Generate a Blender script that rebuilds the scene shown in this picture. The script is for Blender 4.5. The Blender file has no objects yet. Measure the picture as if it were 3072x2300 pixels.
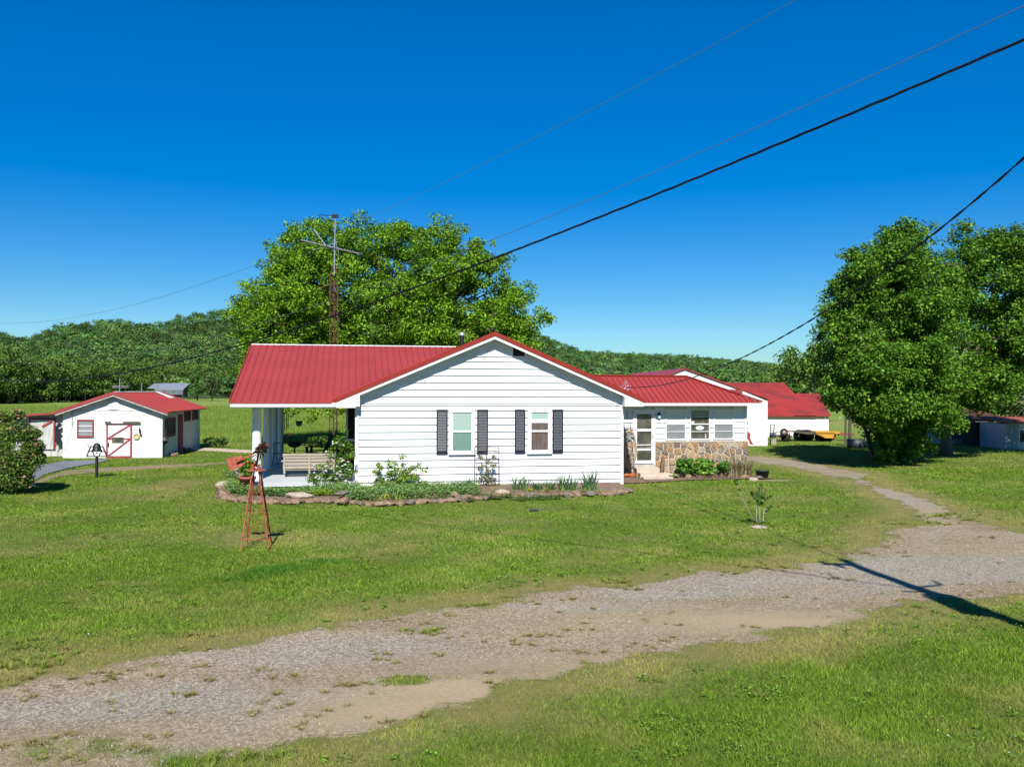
import bpy, math, random
import numpy as np
from mathutils import Vector, Matrix
PI = math.pi
sc = bpy.context.scene
C = sc.collection
# ------------------------------------------------------------------ camera
F = 2600.0                                   # focal length in photograph pixels (3072 x 2300)
PITCH = math.atan(20 / F); ROLL = .003; CAMZ = 3.0
cam = bpy.data.objects.new('camera', bpy.data.cameras.new('camera')); C.objects.link(cam)
cam.matrix_world = Matrix.Translation((0, 0, CAMZ)) @ Matrix.Rotation(PI / 2 + PITCH, 4, 'X') @ Matrix.Rotation(ROLL, 4, 'Z')
cam.data.sensor_width = 36; cam.data.lens = F / 3072 * 36
cam.data.clip_end = 8000; cam.data.clip_start = .05
sc.camera = cam
# ------------------------------------------------------------------ sky and sun
SUN_EL = math.radians(44); SUN_AZ = math.radians(-1.5)   # shadows fall straight away from the camera
w = bpy.data.worlds.new('World'); sc.world = w; w.use_nodes = True
nt = w.node_tree; nt.nodes.clear()
o = nt.nodes.new('ShaderNodeOutputWorld'); bg = nt.nodes.new('ShaderNodeBackground'); sky = nt.nodes.new('ShaderNodeTexSky')
sky.sky_type = 'NISHITA'; sky.sun_disc = False; sky.sun_elevation = SUN_EL; sky.sun_rotation = PI - SUN_AZ
sky.air_density = 1.0; sky.dust_density = .0; sky.ozone_density = 2.2; sky.altitude = 200
hs = nt.nodes.new('ShaderNodeHueSaturation'); hs.inputs['Saturation'].default_value = 1.97; hs.inputs['Hue'].default_value = .50
gm = nt.nodes.new('ShaderNodeGamma'); gm.inputs[1].default_value = .77; nt.links.new(sky.outputs[0], gm.inputs[0]); nt.links.new(gm.outputs[0], hs.inputs['Color'])
tint = nt.nodes.new('ShaderNodeMix'); tint.data_type = 'RGBA'; tint.blend_type = 'MULTIPLY'; tint.inputs[0].default_value = 1; tint.inputs[7].default_value = (.66, 1.02, 1.33, 1)
nt.links.new(hs.outputs[0], tint.inputs[6]); nt.links.new(tint.outputs[2], bg.inputs['Color']); nt.links.new(bg.outputs[0], o.inputs['Surface'])
bg.inputs['Strength'].default_value = .081
sun = bpy.data.objects.new('sun', bpy.data.lights.new('sun', 'SUN')); C.objects.link(sun)
sun.data.energy = 5.0; sun.data.angle = math.radians(.5); sun.data.color = (1, .955, .88)
SD = Vector((math.sin(SUN_AZ) * math.cos(SUN_EL), math.cos(SUN_AZ) * math.cos(SUN_EL), -math.sin(SUN_EL)))
sun.rotation_euler = SD.to_track_quat('-Z', 'Y').to_euler()
sc.view_settings.view_transform = 'Standard'; sc.view_settings.look = 'None'
sc.view_settings.exposure = .7; sc.view_settings.gamma = 1
sc.render.engine = 'CYCLES'
sc.cycles.max_bounces = 8; sc.cycles.transparent_max_bounces = 16

# ------------------------------------------------------------------ photo -> world helpers
MW = cam.matrix_world.to_3x3(); CP = Vector((0, 0, CAMZ))
def ray(x, y): return MW @ Vector(((x - 1536) / F, -(y - 1150) / F, -1))
def G(x, y, z=0.0):
    d = ray(x, y); return CP + d * ((z - CAMZ) / d.z)
def at(x, y, Y):
    d = ray(x, y); return CP + d * (Y / d.y)
TH = math.radians(10.3)
HO = Vector((-4.68, 26.08, 0)); HU = Vector((math.cos(TH), math.sin(TH), 0)); HV = Vector((-math.sin(TH), math.cos(TH), 0))
def H(u, v, z=0): return HO + HU * u + HV * v + Vector((0, 0, z))
def hv(x, y, v):                             # pixel onto the house's plane at depth v -> (u, z)
    d = ray(x, y); a = (v - (CP - HO).dot(HV)) / d.dot(HV); P = CP + d * a
    return (P - HO).dot(HU), P.z

# ------------------------------------------------------------------ materials
ALB = .82
def M(name, col=(.5, .5, .5), rough=.6, spec=.3, metal=0, var=0, vscale=6, bump=0, bscale=30, col2=None, stretch=(1, 1, 1), attr=False, trans=0, det=5):
    KA = lambda c: tuple(v * ALB for v in c) if max(c) < .6 else c
    col = KA(col); col2 = KA(col2) if col2 else None
    m = bpy.data.materials.new(name); m.use_nodes = True; t = m.node_tree; n = t.nodes; b = n['Principled BSDF']
    b.inputs['Roughness'].default_value = rough; b.inputs['Specular IOR Level'].default_value = spec; b.inputs['Metallic'].default_value = metal
    b.inputs['Base Color'].default_value = (*col, 1)
    src = None
    tc = n.new('ShaderNodeTexCoord'); mp = n.new('ShaderNodeMapping'); mp.inputs['Scale'].default_value = stretch
    t.links.new(tc.outputs['Object'], mp.inputs['Vector'])
    if attr:
        a = n.new('ShaderNodeAttribute'); a.attribute_name = 'Col'; src = a.outputs['Color']
    if var or col2:
        no = n.new('ShaderNodeTexNoise'); no.inputs['Scale'].default_value = vscale; no.inputs['Detail'].default_value = det
        no.inputs['Roughness'].default_value = .65
        t.links.new(mp.outputs[0], no.inputs['Vector'])
        if col2:
            r = n.new('ShaderNodeValToRGB'); r.color_ramp.elements[0].position = .42; r.color_ramp.elements[1].position = .62
            r.color_ramp.elements[0].color = (*col, 1); r.color_ramp.elements[1].color = (*col2, 1)
            t.links.new(no.outputs['Fac'], r.inputs['Fac']); src = r.outputs['Color']
        if var:
            h = n.new('ShaderNodeHueSaturation'); mr = n.new('ShaderNodeMapRange')
            mr.inputs['From Min'].default_value = .25; mr.inputs['From Max'].default_value = .75
            mr.inputs['To Min'].default_value = 1 - var; mr.inputs['To Max'].default_value = 1 + var
            t.links.new(no.outputs['Fac'], mr.inputs['Value']); t.links.new(mr.outputs[0], h.inputs['Value'])
            if src: t.links.new(src, h.inputs['Color'])
            else: h.inputs['Color'].default_value = (*col, 1)
            src = h.outputs['Color']
    if src: t.links.new(src, b.inputs['Base Color'])
    if bump:
        nb = n.new('ShaderNodeTexNoise'); nb.inputs['Scale'].default_value = bscale; nb.inputs['Detail'].default_value = 4
        t.links.new(mp.outputs[0], nb.inputs['Vector'])
        bp = n.new('ShaderNodeBump'); bp.inputs['Strength'].default_value = bump; bp.inputs['Distance'].default_value = .02
        t.links.new(nb.outputs['Fac'], bp.inputs['Height']); t.links.new(bp.outputs[0], b.inputs['Normal'])
    if trans:
        tr = n.new('ShaderNodeBsdfTranslucent'); mx = n.new('ShaderNodeMixShader'); mx.inputs[0].default_value = trans
        if src: t.links.new(src, tr.inputs['Color'])
        else: tr.inputs['Color'].default_value = (*col, 1)
        t.links.new(b.outputs[0], mx.inputs[1]); t.links.new(tr.outputs[0], mx.inputs[2])
        t.links.new(mx.outputs[0], n['Material Output'].inputs['Surface'])
    return m
MAT = {}
MAT['siding'] = M('white_siding', (.62, .635, .65), .45, .3, var=.07, vscale=1.2, bump=.08, bscale=60)
MAT['white'] = M('white_trim', (.65, .65, .65), .5, var=.03, vscale=3)
MAT['whitewash'] = M('whitewashed_block', (.62, .62, .61), .8, var=.06, vscale=2.2, bump=.3, bscale=14)
MAT['dirtywhite'] = M('weathered_white_boards', (.58, .58, .56), .8, col2=(.40, .40, .36), vscale=1.7, stretch=(4, 4, .6), bump=.2)
MAT['roof'] = M('red_metal_roof', (.335, .043, .038), .45, .35, var=.12, vscale=.8, bump=.05, bscale=3)
MAT['roof2'] = M('weathered_red_roof', (.34, .036, .026), .6, .3, col2=(.20, .030, .026), vscale=.7, stretch=(1, 1, 1), det=9)
MAT['redtrim'] = M('bright_red_trim', (.27, .024, .013), .4, .4, var=.05, vscale=1.5)
MAT['rib_shade'] = M('painted_rib_shade', (.12, .018, .02), .7)  # shadow of the roof ribs, put into a dark red colour
MAT['redpaint'] = M('dull_red_paint', (.30, .045, .05), .7, var=.2, vscale=5)
MAT['shutter'] = M('navy_black_plastic', (.014, .019, .030), .5, .25, var=.1)
MAT['louvre'] = M('navy_louvre', (.035, .043, .06), .4, .5)  # lighter than the shutter frame: slat highlights put into the colour
MAT['dark'] = M('dark_interior', (.012, .012, .013), .7)
MAT['blackmetal'] = M('black_iron', (.014, .014, .016), .5, .4)
MAT['rust'] = M('rusty_red_paint', (.30, .062, .035), .75, col2=(.42, .13, .075), vscale=14, bump=.2)
MAT['rusttower'] = M('rusty_steel', (.10, .034, .022), .85, col2=(.17, .075, .05), vscale=5)
MAT['trellisrust'] = M('dark_rusty_wire', (.07, .035, .025), .8)
MAT['galv'] = M('galvanised_metal', (.52, .54, .56), .35, .5, metal=.6, var=.15, vscale=8)
MAT['porch'] = M('grey_porch_paint', (.50, .53, .54), .6, var=.10, vscale=1.3, bump=.1)
MAT['concrete'] = M('concrete', (.44, .42, .37), .85, var=.16, vscale=3, bump=.3)
MAT['mortar'] = M('mortar', (.56, .51, .43), .9, var=.15, vscale=9, bump=.3)
MAT['stone'] = M('fieldstone', attr=True, rough=.85, var=.28, vscale=6, bump=.6, bscale=14)
MAT['rock'] = M('sandstone', (.20, .125, .075), .9, col2=(.31, .22, .15), vscale=4, bump=.7, bscale=9, var=.2)
MAT['greyrock'] = M('grey_rock', (.20, .17, .14), .9, col2=(.13, .10, .08), vscale=5, bump=.7, bscale=9)
MAT['palerock'] = M('pale_rock', (.40, .33, .26), .9, var=.2, vscale=6, bump=.5, bscale=9)
MAT['swing'] = M('weathered_wood', (.36, .315, .25), .8, var=.2, vscale=4, stretch=(1, 8, 8), bump=.2)
MAT['dwood'] = M('dark_old_wood', (.10, .085, .07), .85, var=.35, vscale=4, stretch=(1, 1, 6))
MAT['bark'] = M('tree_bark', (.13, .10, .075), .95, var=.35, vscale=5, stretch=(1, 1, .25), bump=.8, bscale=12)
MAT['darkbark'] = M('shaded_bark', (.045, .038, .03), .95)
MAT['palebark'] = M('pale_bark', (.34, .30, .25), .9, var=.3, vscale=4, stretch=(1, 1, .3), bump=.5)
MAT['leaf'] = M('tree_leaves', attr=True, rough=.55, spec=.14, trans=.24)
MAT['wood_leaf'] = M('forest_leaves', attr=True, rough=.7, spec=.1, trans=.08)
MAT['blade'] = M('grass_blades', attr=True, rough=.7, spec=.06, trans=.2)
MAT['petal'] = M('petals', attr=True, rough=.7, trans=.25)
MAT['blind'] = M('pale_green_blind', (.38, .55, .48), .7)
MAT['screen'] = M('insect_screen', (.17, .30, .26), .7, var=.1)
MAT['curtain'] = M('brown_curtain', (.17, .125, .115), .8, var=.5, vscale=9, stretch=(3, 1, .2))
MAT['dim'] = M('dim_room', (.055, .055, .04), .8, col2=(.16, .15, .12), vscale=2.2)
MAT['lace'] = M('lace_curtain', (.30, .29, .26), .9, var=.5, vscale=22, stretch=(1, 1, .35))
MAT['greyglass'] = M('screened_pane', (.26, .27, .29), .3, .5, var=.15, vscale=3)
MAT['shade'] = M('roller_shade', (.60, .64, .62), .7)
MAT['plaque'] = M('pale_glass_plate', (.62, .72, .70), .4)
MAT['hose'] = M('faded_garden_hose', (.50, .38, .27), .6)
MAT['hose2'] = M('orange_cord', (.55, .17, .05), .6)
MAT['pot'] = M('terracotta', (.36, .10, .07), .8, var=.1)
MAT['tub'] = M('black_rubber', (.03, .035, .042), .55, .4)
MAT['tyre'] = M('tyre_rubber', (.02, .02, .02), .8)
MAT['rim'] = M('rusty_rim', (.42, .27, .23), .7, var=.3)
MAT['yellow'] = M('yellow_paint', (.55, .29, .03), .6, var=.2, vscale=3)
MAT['soil'] = M('bare_soil', (.16, .105, .07), .95, col2=(.24, .17, .12), vscale=5, bump=.8, bscale=25)
MAT['asphalt'] = M('grey_lane', (.17, .18, .20), .9, var=.15, vscale=3, bump=.3)
MAT['slab'] = M('pale_slab', (.52, .44, .36), .9, var=.15, vscale=3)
MAT['tin'] = M('corrugated_tin', (.42, .47, .50), .5, .4, metal=.2, var=.2, vscale=3, stretch=(6, 6, .5))
MAT['cable'] = M('black_cable', (.012, .012, .018), .5)
MAT['cablegrey'] = M('grey_cable', (.10, .13, .15), .6)
MAT['cablerust'] = M('cable_sheath', (.16, .12, .10), .8, col2=(.05, .05, .06), vscale=.5)
MAT['pole'] = M('treated_pole', (.12, .09, .06), .9, var=.3, stretch=(1, 1, .1))
MAT['branch'] = M('dead_branches', (.26, .24, .21), .9, var=.25)
MAT['hill'] = M('forest_floor', (.04, .08, .018), .95, var=.4, vscale=.03)
g = bpy.data.materials.new('window_glass'); g.use_nodes = True; t = g.node_tree; n = t.nodes; n.remove(n['Principled BSDF'])
tr = n.new('ShaderNodeBsdfTransparent'); gl = n.new('ShaderNodeBsdfGlossy'); gl.inputs['Roughness'].default_value = .03; lw_ = n.new('ShaderNodeLayerWeight'); lw_.inputs['Blend'].default_value = .25; fr = n.new('ShaderNodeMath'); fr.operation = 'MULTIPLY_ADD'; fr.inputs[1].default_value = .5; fr.inputs[2].default_value = .06; t.links.new(lw_.outputs['Facing'], fr.inputs[0])
mx = n.new('ShaderNodeMixShader'); t.links.new(fr.outputs[0], mx.inputs[0]); t.links.new(tr.outputs[0], mx.inputs[1]); t.links.new(gl.outputs[0], mx.inputs[2]); t.links.new(mx.outputs[0], n['Material Output'].inputs['Surface'])
MAT['glass'] = g

# ------------------------------------------------------------------ mesh helpers
class MB:
    def __init__(s): s.v = []; s.f = []; s.c = []; s.col = None
    def add(s, vs, fs):
        k = len(s.v); s.v += [tuple(p) for p in vs]; s.f += [tuple(i + k for i in q) for q in fs]; s.c += [s.col] * len(fs); return s
    def box(s, x0, x1, y0, y1, z0, z1):
        vs = [(x, y, z) for z in (z0, z1) for y in (y0, y1) for x in (x0, x1)]
        return s.add(vs, [(0, 2, 3, 1), (4, 5, 7, 6), (0, 1, 5, 4), (2, 6, 7, 3), (0, 4, 6, 2), (1, 3, 7, 5)])
    def obox(s, c, sz, M3=None):
        M3 = M3 or Matrix.Identity(3); c = Vector(c); vs = []
        for z in (-.5, .5):
            for y in (-.5, .5):
                for x in (-.5, .5): vs.append(c + M3 @ Vector((x * sz[0], y * sz[1], z * sz[2])))
        return s.add(vs, [(0, 2, 3, 1), (4, 5, 7, 6), (0, 1, 5, 4), (2, 6, 7, 3), (0, 4, 6, 2), (1, 3, 7, 5)])
    def prism(s, pts, vec):
        pts = [Vector(p) for p in pts]; vec = Vector(vec); k = len(pts)
        return s.add(pts + [p + vec for p in pts], [tuple(range(k))[::-1], tuple(range(k, 2 * k))] + [(i, (i + 1) % k, (i + 1) % k + k, i + k) for i in range(k)])
    def bar(s, a, b, w, h=None, up=(0, 0, 1)):
        a = Vector(a); b = Vector(b); d = (b - a); L = d.length; d.normalize(); up = Vector(up)
        if abs(d.dot(up)) > .98: up = Vector((0, 1, 0))
        x = d.cross(up).normalized(); z = x.cross(d)
        return s.obox((a + b) / 2, (w, L, h or w), Matrix((x, d, z)).transposed())
    def tube(s, pts, r, n=8, cap=True):
        pts = [Vector(p) for p in pts]; R = r if isinstance(r, (list, tuple)) else [r] * len(pts); vs = []; fs = []
        px = None
        for i, p in enumerate(pts):
            d = (pts[min(i + 1, len(pts) - 1)] - pts[max(i - 1, 0)]).normalized()
            if px is None:
                a = Vector((0, 0, 1)) if abs(d.z) < .9 else Vector((1, 0, 0)); px = d.cross(a).normalized()
            else: px = (px - d * px.dot(d)).normalized()
            py = d.cross(px)
            vs += [p + (px * math.cos(2 * PI * j / n) + py * math.sin(2 * PI * j / n)) * R[i] for j in range(n)]
        for i in range(len(pts) - 1):
            for j in range(n): fs.append((i * n + j, i * n + (j + 1) % n, (i + 1) * n + (j + 1) % n, (i + 1) * n + j))
        if cap: fs.append(tuple(range(n))[::-1]); fs.append(tuple(range((len(pts) - 1) * n, len(pts) * n)))
        return s.add(vs, fs)
    def lathe(s, c, prof, n=20, axis='z'):
        vs = []; fs = []; c = Vector(c)
        for r, h in prof:
            for j in range(n):
                a = 2 * PI * j / n
                p = {'z': (r * math.cos(a), r * math.sin(a), h), 'y': (r * math.cos(a), h, r * math.sin(a)), 'x': (h, r * math.cos(a), r * math.sin(a))}[axis]
                vs.append(c + Vector(p))
        for i in range(len(prof) - 1):
            for j in range(n): fs.append((i * n + j, i * n + (j + 1) % n, (i + 1) * n + (j + 1) % n, (i + 1) * n + j))
        return s.add(vs, fs)
    def build(s, name, mat, parent=None, smooth=False, loc=None):
        me = bpy.data.meshes.new(name); me.from_pydata(s.v, [], s.f); me.materials.append(MAT[mat] if isinstance(mat, str) else mat)
        if any(c is not None for c in s.c):
            a = me.color_attributes.new('Col', 'FLOAT_COLOR', 'CORNER'); arr = []
            for fi, q in enumerate(s.f): arr += list((*(s.c[fi] or (.5, .5, .5)), 1)) * len(q)
            a.data.foreach_set('color', arr)
        me.validate(); me.update()
        if smooth: me.polygons.foreach_set('use_smooth', [True] * len(me.polygons))
        ob = bpy.data.objects.new(name, me); C.objects.link(ob); ob.parent = parent
        if loc is not None: ob.location = loc
        return ob
def npobj(name, V, k, col, mat, parent=None, loc=None):
    V = np.asarray(V, np.float32).reshape(-1, 3); nf = len(V) // k
    me = bpy.data.meshes.new(name); me.vertices.add(len(V)); me.vertices.foreach_set('co', V.ravel())
    me.loops.add(nf * k); me.loops.foreach_set('vertex_index', np.arange(nf * k, dtype=np.int32))
    me.polygons.add(nf); me.polygons.foreach_set('loop_start', np.arange(0, nf * k, k, dtype=np.int32))
    me.polygons.foreach_set('loop_total', np.full(nf, k, np.int32))
    me.materials.append(MAT[mat])
    if col is not None:
        a = me.color_attributes.new('Col', 'FLOAT_COLOR', 'POINT')
        cc = np.ones((nf, k, 4), np.float32); cc[:, :, :3] = np.asarray(col)[:, None, :]
        a.data.foreach_set('color', cc.ravel())
    me.update(calc_edges=True)
    ob = bpy.data.objects.new(name, me); C.objects.link(ob); ob.parent = parent
    if loc is not None: ob.location = loc
    return ob
def tag(ob, label=None, cat=None, group=None, kind=None):
    if label: ob['label'] = label
    if cat: ob['category'] = cat
    if group: ob['group'] = group
    if kind: ob['kind'] = kind
    return ob
def thing(name, label, cat, loc=(0, 0, 0), rz=0, group=None):
    ob = bpy.data.objects.new(name, None); C.objects.link(ob); ob.location = loc; ob.rotation_euler = (0, 0, rz); ob.empty_display_size = .2
    return tag(ob, label, cat, group)
def dup(root, loc, rz=0, sc_=1, label=None, group=None):
    r = root.copy(); C.objects.link(r); r.location = loc; r.rotation_euler = (0, 0, rz); r.scale = (sc_,) * 3
    if label: r['label'] = label
    if group: r['group'] = group
    for ch in list(root.children):
        c = ch.copy(); C.objects.link(c); c.parent = r
        for g_ in ch.children:
            d = g_.copy(); C.objects.link(d); d.parent = c
    return r
def vnoise(x, y, s, seed):
    rs = np.random.RandomState(seed); T = rs.rand(256, 256)
    x = x / s; y = y / s; xi = np.floor(x).astype(int); yi = np.floor(y).astype(int); fx = x - xi; fy = y - yi
    fx = fx * fx * (3 - 2 * fx); fy = fy * fy * (3 - 2 * fy)
    g_ = lambda a, b: T[a % 256, b % 256]
    return (g_(xi, yi) * (1 - fx) + g_(xi + 1, yi) * fx) * (1 - fy) + (g_(xi, yi + 1) * (1 - fx) + g_(xi + 1, yi + 1) * fx) * fy
def fbm(x, y, s, seed, o=4):
    a = 0; t = 0
    for i in range(o): a = a + vnoise(x, y, s / 2 ** i, seed + i) * .5 ** i; t += .5 ** i
    return a / t
def unit(v): return v / np.maximum(np.linalg.norm(v, axis=1, keepdims=True), 1e-9)
def leafV(P, size, rs, up=.35, aspect=.62, nrm=None):
    n_ = len(P); N = rs.normal(size=(n_, 3)); N[:, 2] = np.abs(N[:, 2]) + up * 2
    if nrm is not None: N = N * .6 + nrm
    N = unit(N); A = unit(np.cross(N, rs.normal(size=(n_, 3)))); B = np.cross(N, A); s = np.asarray(size).reshape(-1, 1) * np.ones((n_, 1))
    f = N * s * .12
    return np.stack([P - A * s * .5, P + B * s * aspect * .5 + f, P + A * s * .5, P - B * s * aspect * .5 + f], 1)
def blobs(rs, cen, rad, cnt):
    """points scattered round centres (K,3) with radii (K,) ; returns points and cluster index"""
    idx = np.repeat(np.arange(len(cen)), cnt); d = unit(rs.normal(size=(len(idx), 3))); r = rs.rand(len(idx), 1) ** .45
    rad = np.asarray(rad)
    if rad.ndim == 1: rad = np.stack([rad, rad, rad * .72], 1)
    return cen[idx] + d * r * rad[idx], idx, d
def pal(rs, n_, cols, jit=.18):
    cols = np.array(cols); k = rs.randint(0, len(cols), n_); t = rs.rand(n_, 1); k2 = rs.randint(0, len(cols), n_)
    c = cols[k] * t + cols[k2] * (1 - t); return np.clip(ALB * c * (1 + rs.normal(size=(n_, 1)) * jit), .004, 1)
def tuftV(rs, base, n_, h, spread, w_, droop=.5):
    """arching blades as 3-segment strips (quads)"""
    az = rs.rand(n_) * 2 * PI; hh = h * (.55 + .6 * rs.rand(n_)); sp = spread * (.3 + rs.rand(n_)); out = np.stack([np.cos(az), np.sin(az), 0 * az], 1)
    side = np.stack([-np.sin(az), np.cos(az), 0 * az], 1); r0 = out * (rs.rand(n_, 1) * spread * .25); P = []
    ts = [0, .35, .7, 1.0]
    for t_ in ts:
        q = r0 + out * (sp * t_ ** 1.6)[:, None]; q[:, 2] = hh * (t_ - droop * t_ ** 3 * .55); P.append(q + base)
    ws = [1, .9, .6, .08]; Q = []
    for i in range(3):
        Q.append(np.stack([P[i] - side * w_ * ws[i], P[i] + side * w_ * ws[i], P[i + 1] + side * w_ * ws[i + 1], P[i + 1] - side * w_ * ws[i + 1]], 1))
    return np.concatenate(Q, 0)
# ================================================================== GROUND
UP = [(-400, 2140), (0, 2074), (298, 2020), (651, 1955), (814, 1917), (977, 1880), (1194, 1841), (1463, 1814), (1697, 1775), (1946, 1750), (2145, 1715), (2294, 1700), (2517, 1671), (2629, 1621), (2671, 1583), (2754, 1567),
      (2746, 1537), (2692, 1504), (2629, 1471), (2567, 1444), (2512, 1431), (2437, 1415), (2358, 1396), (2258, 1383), (2150, 1376), (2150, 1362), (2258, 1367), (2358, 1375), (2462, 1396), (2546, 1412), (2604, 1423), (2608, 1447), (2704, 1479), (2775, 1504), (2825, 1529), (2942, 1567), (3072, 1600), (3700, 1640)]
LO = [(3700, 1700), (3072, 1777), (2834, 1799), (2728, 1816), (2559, 1849), (2327, 1896), (2145, 1924), (1946, 1973), (1797, 2008), (1697, 2033), (1523, 2053), (1374, 2108), (1200, 2140), (1085, 2177), (922, 2243), (868, 2300), (800, 2420), (-900, 2900)]
def toG(L): return np.array([G(x, y)[:2] for x, y in L])
DR = toG(UP + LO)
LANE = toG([(30, 1450), (95, 1432), (104, 1399), (190, 1385), (332, 1378), (297, 1388), (203, 1405), (136, 1423), (95, 1447), (40, 1462)])
STRIP = toG([(60, 1462), (104, 1440), (190, 1410), (316, 1401), (601, 1388), (690, 1384), (690, 1390), (600, 1397), (316, 1415), (190, 1427), (100, 1462)])
def sdist(px, py, poly):
    """signed distance, positive inside"""
    x = px.ravel(); y = py.ravel(); d = np.full(x.shape, 1e9); ins = np.zeros(x.shape, bool); n_ = len(poly)
    for i in range(n_):
        a = poly[i]; b = poly[(i + 1) % n_]; e = b - a; t_ = np.clip(((x - a[0]) * e[0] + (y - a[1]) * e[1]) / (e @ e + 1e-12), 0, 1)
        d = np.minimum(d, np.hypot(x - a[0] - t_ * e[0], y - a[1] - t_ * e[1]))
        if a[1] != b[1]:
            c = ((a[1] > y) != (b[1] > y)) & (x < (b[0] - a[0]) * (y - a[1]) / (b[1] - a[1]) + a[0]); ins ^= c
    return np.where(ins, d, -d).reshape(px.shape)
def spot(X, Y, px, py, rx, ry, p=1):
    c = G(px, py); return np.exp(-(((X - c.x) / rx) ** 2 + ((Y - c.y) / ry) ** 2) ** p)
def gmask(X, Y):
    """R gravel 0..1, G sandy/tan dirt, B dry or worn grass"""
    nz = fbm(X, Y, 1.6, 11) - .5; nf = fbm(X, Y, .35, 31, 3) - .5
    d = sdist(X, Y, DR) + nz * .8 + nf * .75
    grav = np.clip(d / .95 + .4, 0, 1)
    # grassed saddle where the side path meets the drive, worn patches left in the gravel
    thin = spot(X, Y, 2590, 1437, .9, .8) * .5 + spot(X, Y, 2860, 1600, 1.6, 1.0) * .45 + spot(X, Y, 2740, 1560, 1.2, .8) * .4
    thin = thin + spot(X, Y, 1230, 2035, .48, .26) * .8 + spot(X, Y, 300, 2230, 1.6, .5) * .55 + spot(X, Y, 700, 2290, 1.0, .3) * .6
    grav = np.clip(grav - thin * (.6 + 1.2 * (fbm(X, Y, .5, 77, 3) - .25)), 0, 1)
    sand = spot(X, Y, 1400, 2075, 1.3, .45) * 1.0 + spot(X, Y, 1120, 2140, .9, .4) * .9 + spot(X, Y, 2280, 1865, 1.2, .5) * .8 + spot(X, Y, 1600, 1990, 1.8, .5) * .5
    sand = sand + spot(X, Y, 2050, 1850, 3, .8) * .35 + spot(X, Y, 200, 2230, 1.8, .5) * .35
    s2 = np.clip(sdist(X, Y, STRIP) / .25 + .5 + nf, 0, 1) * .5
    la = np.clip(sdist(X, Y, LANE) / .3, 0, 1)
    grav = np.maximum(grav, s2)
    dry = np.clip(1 - np.abs(d + .35) / 1.1, 0, 1) * .9
    dry = np.maximum(dry, spot(X, Y, 250, 2010, 3.2, 1.1) * .9); dry = np.maximum(dry, spot(X, Y, 2900, 1560, 2.6, 1.5) * .8)
    dry = np.maximum(dry, np.clip(fbm(X, Y, 3.5, 5) - .52, 0, 1) * 2.2); dry = np.maximum(dry, np.clip(fbm(X, Y, .9, 6) - .58, 0, 1) * 1.6)
    bed = np.clip(spot(X, Y, 2310, 1440, .9, .25) + spot(X, Y, 1950, 1440, 1.0, .35) * .7, 0, 1)
    grav = np.where(bed > .5, np.maximum(grav, .8), grav); sand = sand + bed * 1.0
    return grav, np.clip(sand, 0, 1), np.clip(dry, 0, 1), d
def greymap(X, Y):
    g_ = 0
    for a in ((1650, 1815, 2.2, .28), (1950, 1775, 2.2, .35), (2300, 1740, 2.4, .45), (2700, 1700, 2.6, .9), (3050, 1690, 3, .9), (2300, 1385, 3, 1.2), (2450, 1400, 2, .8), (2720, 1500, 1.2, 1.4), (1130, 1935, 1.4, .5), (820, 1970, 1.2, .35), (620, 2080, 1.5, .45), (270, 2120, 1.3, .3), (2640, 1475, .8, 1.2), (2560, 1435, .8, .8)): g_ = g_ + spot(X, Y, *a)
    d_ = sdist(X, Y, DR); g_ = g_ + .45 * np.exp(-((d_ - .85 - .3 * (fbm(X, Y, 3, 5) - .5)) / .28) ** 2)
    return np.clip(g_ * (.35 + 1.1 * fbm(X, Y, .8, 123)), 0, 1)
def axis_pts(a, b, step, far_lo, far_hi):
    L = list(np.arange(a, b, step)); s = step; x = b
    while x < far_hi: L.append(x); s *= 1.22; x += s
    L.append(far_hi); s = step; x = a - step; LL = []
    while x > far_lo: LL.append(x); s *= 1.22; x -= s
    LL.append(far_lo); return np.array(LL[::-1] + L)
gx = axis_pts(-17, 17, .11, -2500, 2500); gy = axis_pts(5.5, 33, .11, -300, 2500)
GX, GY = np.meshgrid(gx, gy)
RG, SG, BG, DG = gmask(GX, GY); AG = greymap(GX, GY)
GZ = (fbm(GX, GY, 4, 3) - .5) * .05 * np.exp(-((GX / 40) ** 2 + (GY / 60) ** 2)) + (fbm(GX, GY, .5, 8, 2) - .5) * .018 * (RG > .3)
GZ = GZ - .03 * RG * np.clip(DG, 0, 1)
nx = len(gx); ny = len(gy)
def gheight(x, y):
    i = np.clip(np.searchsorted(gx, x) - 1, 0, nx - 2); j = np.clip(np.searchsorted(gy, y) - 1, 0, ny - 2)
    fx = (x - gx[i]) / (gx[i + 1] - gx[i]); fy = (y - gy[j]) / (gy[j + 1] - gy[j])
    return (GZ[j, i] * (1 - fx) + GZ[j, i + 1] * fx) * (1 - fy) + (GZ[j + 1, i] * (1 - fx) + GZ[j + 1, i + 1] * fx) * fy
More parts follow.
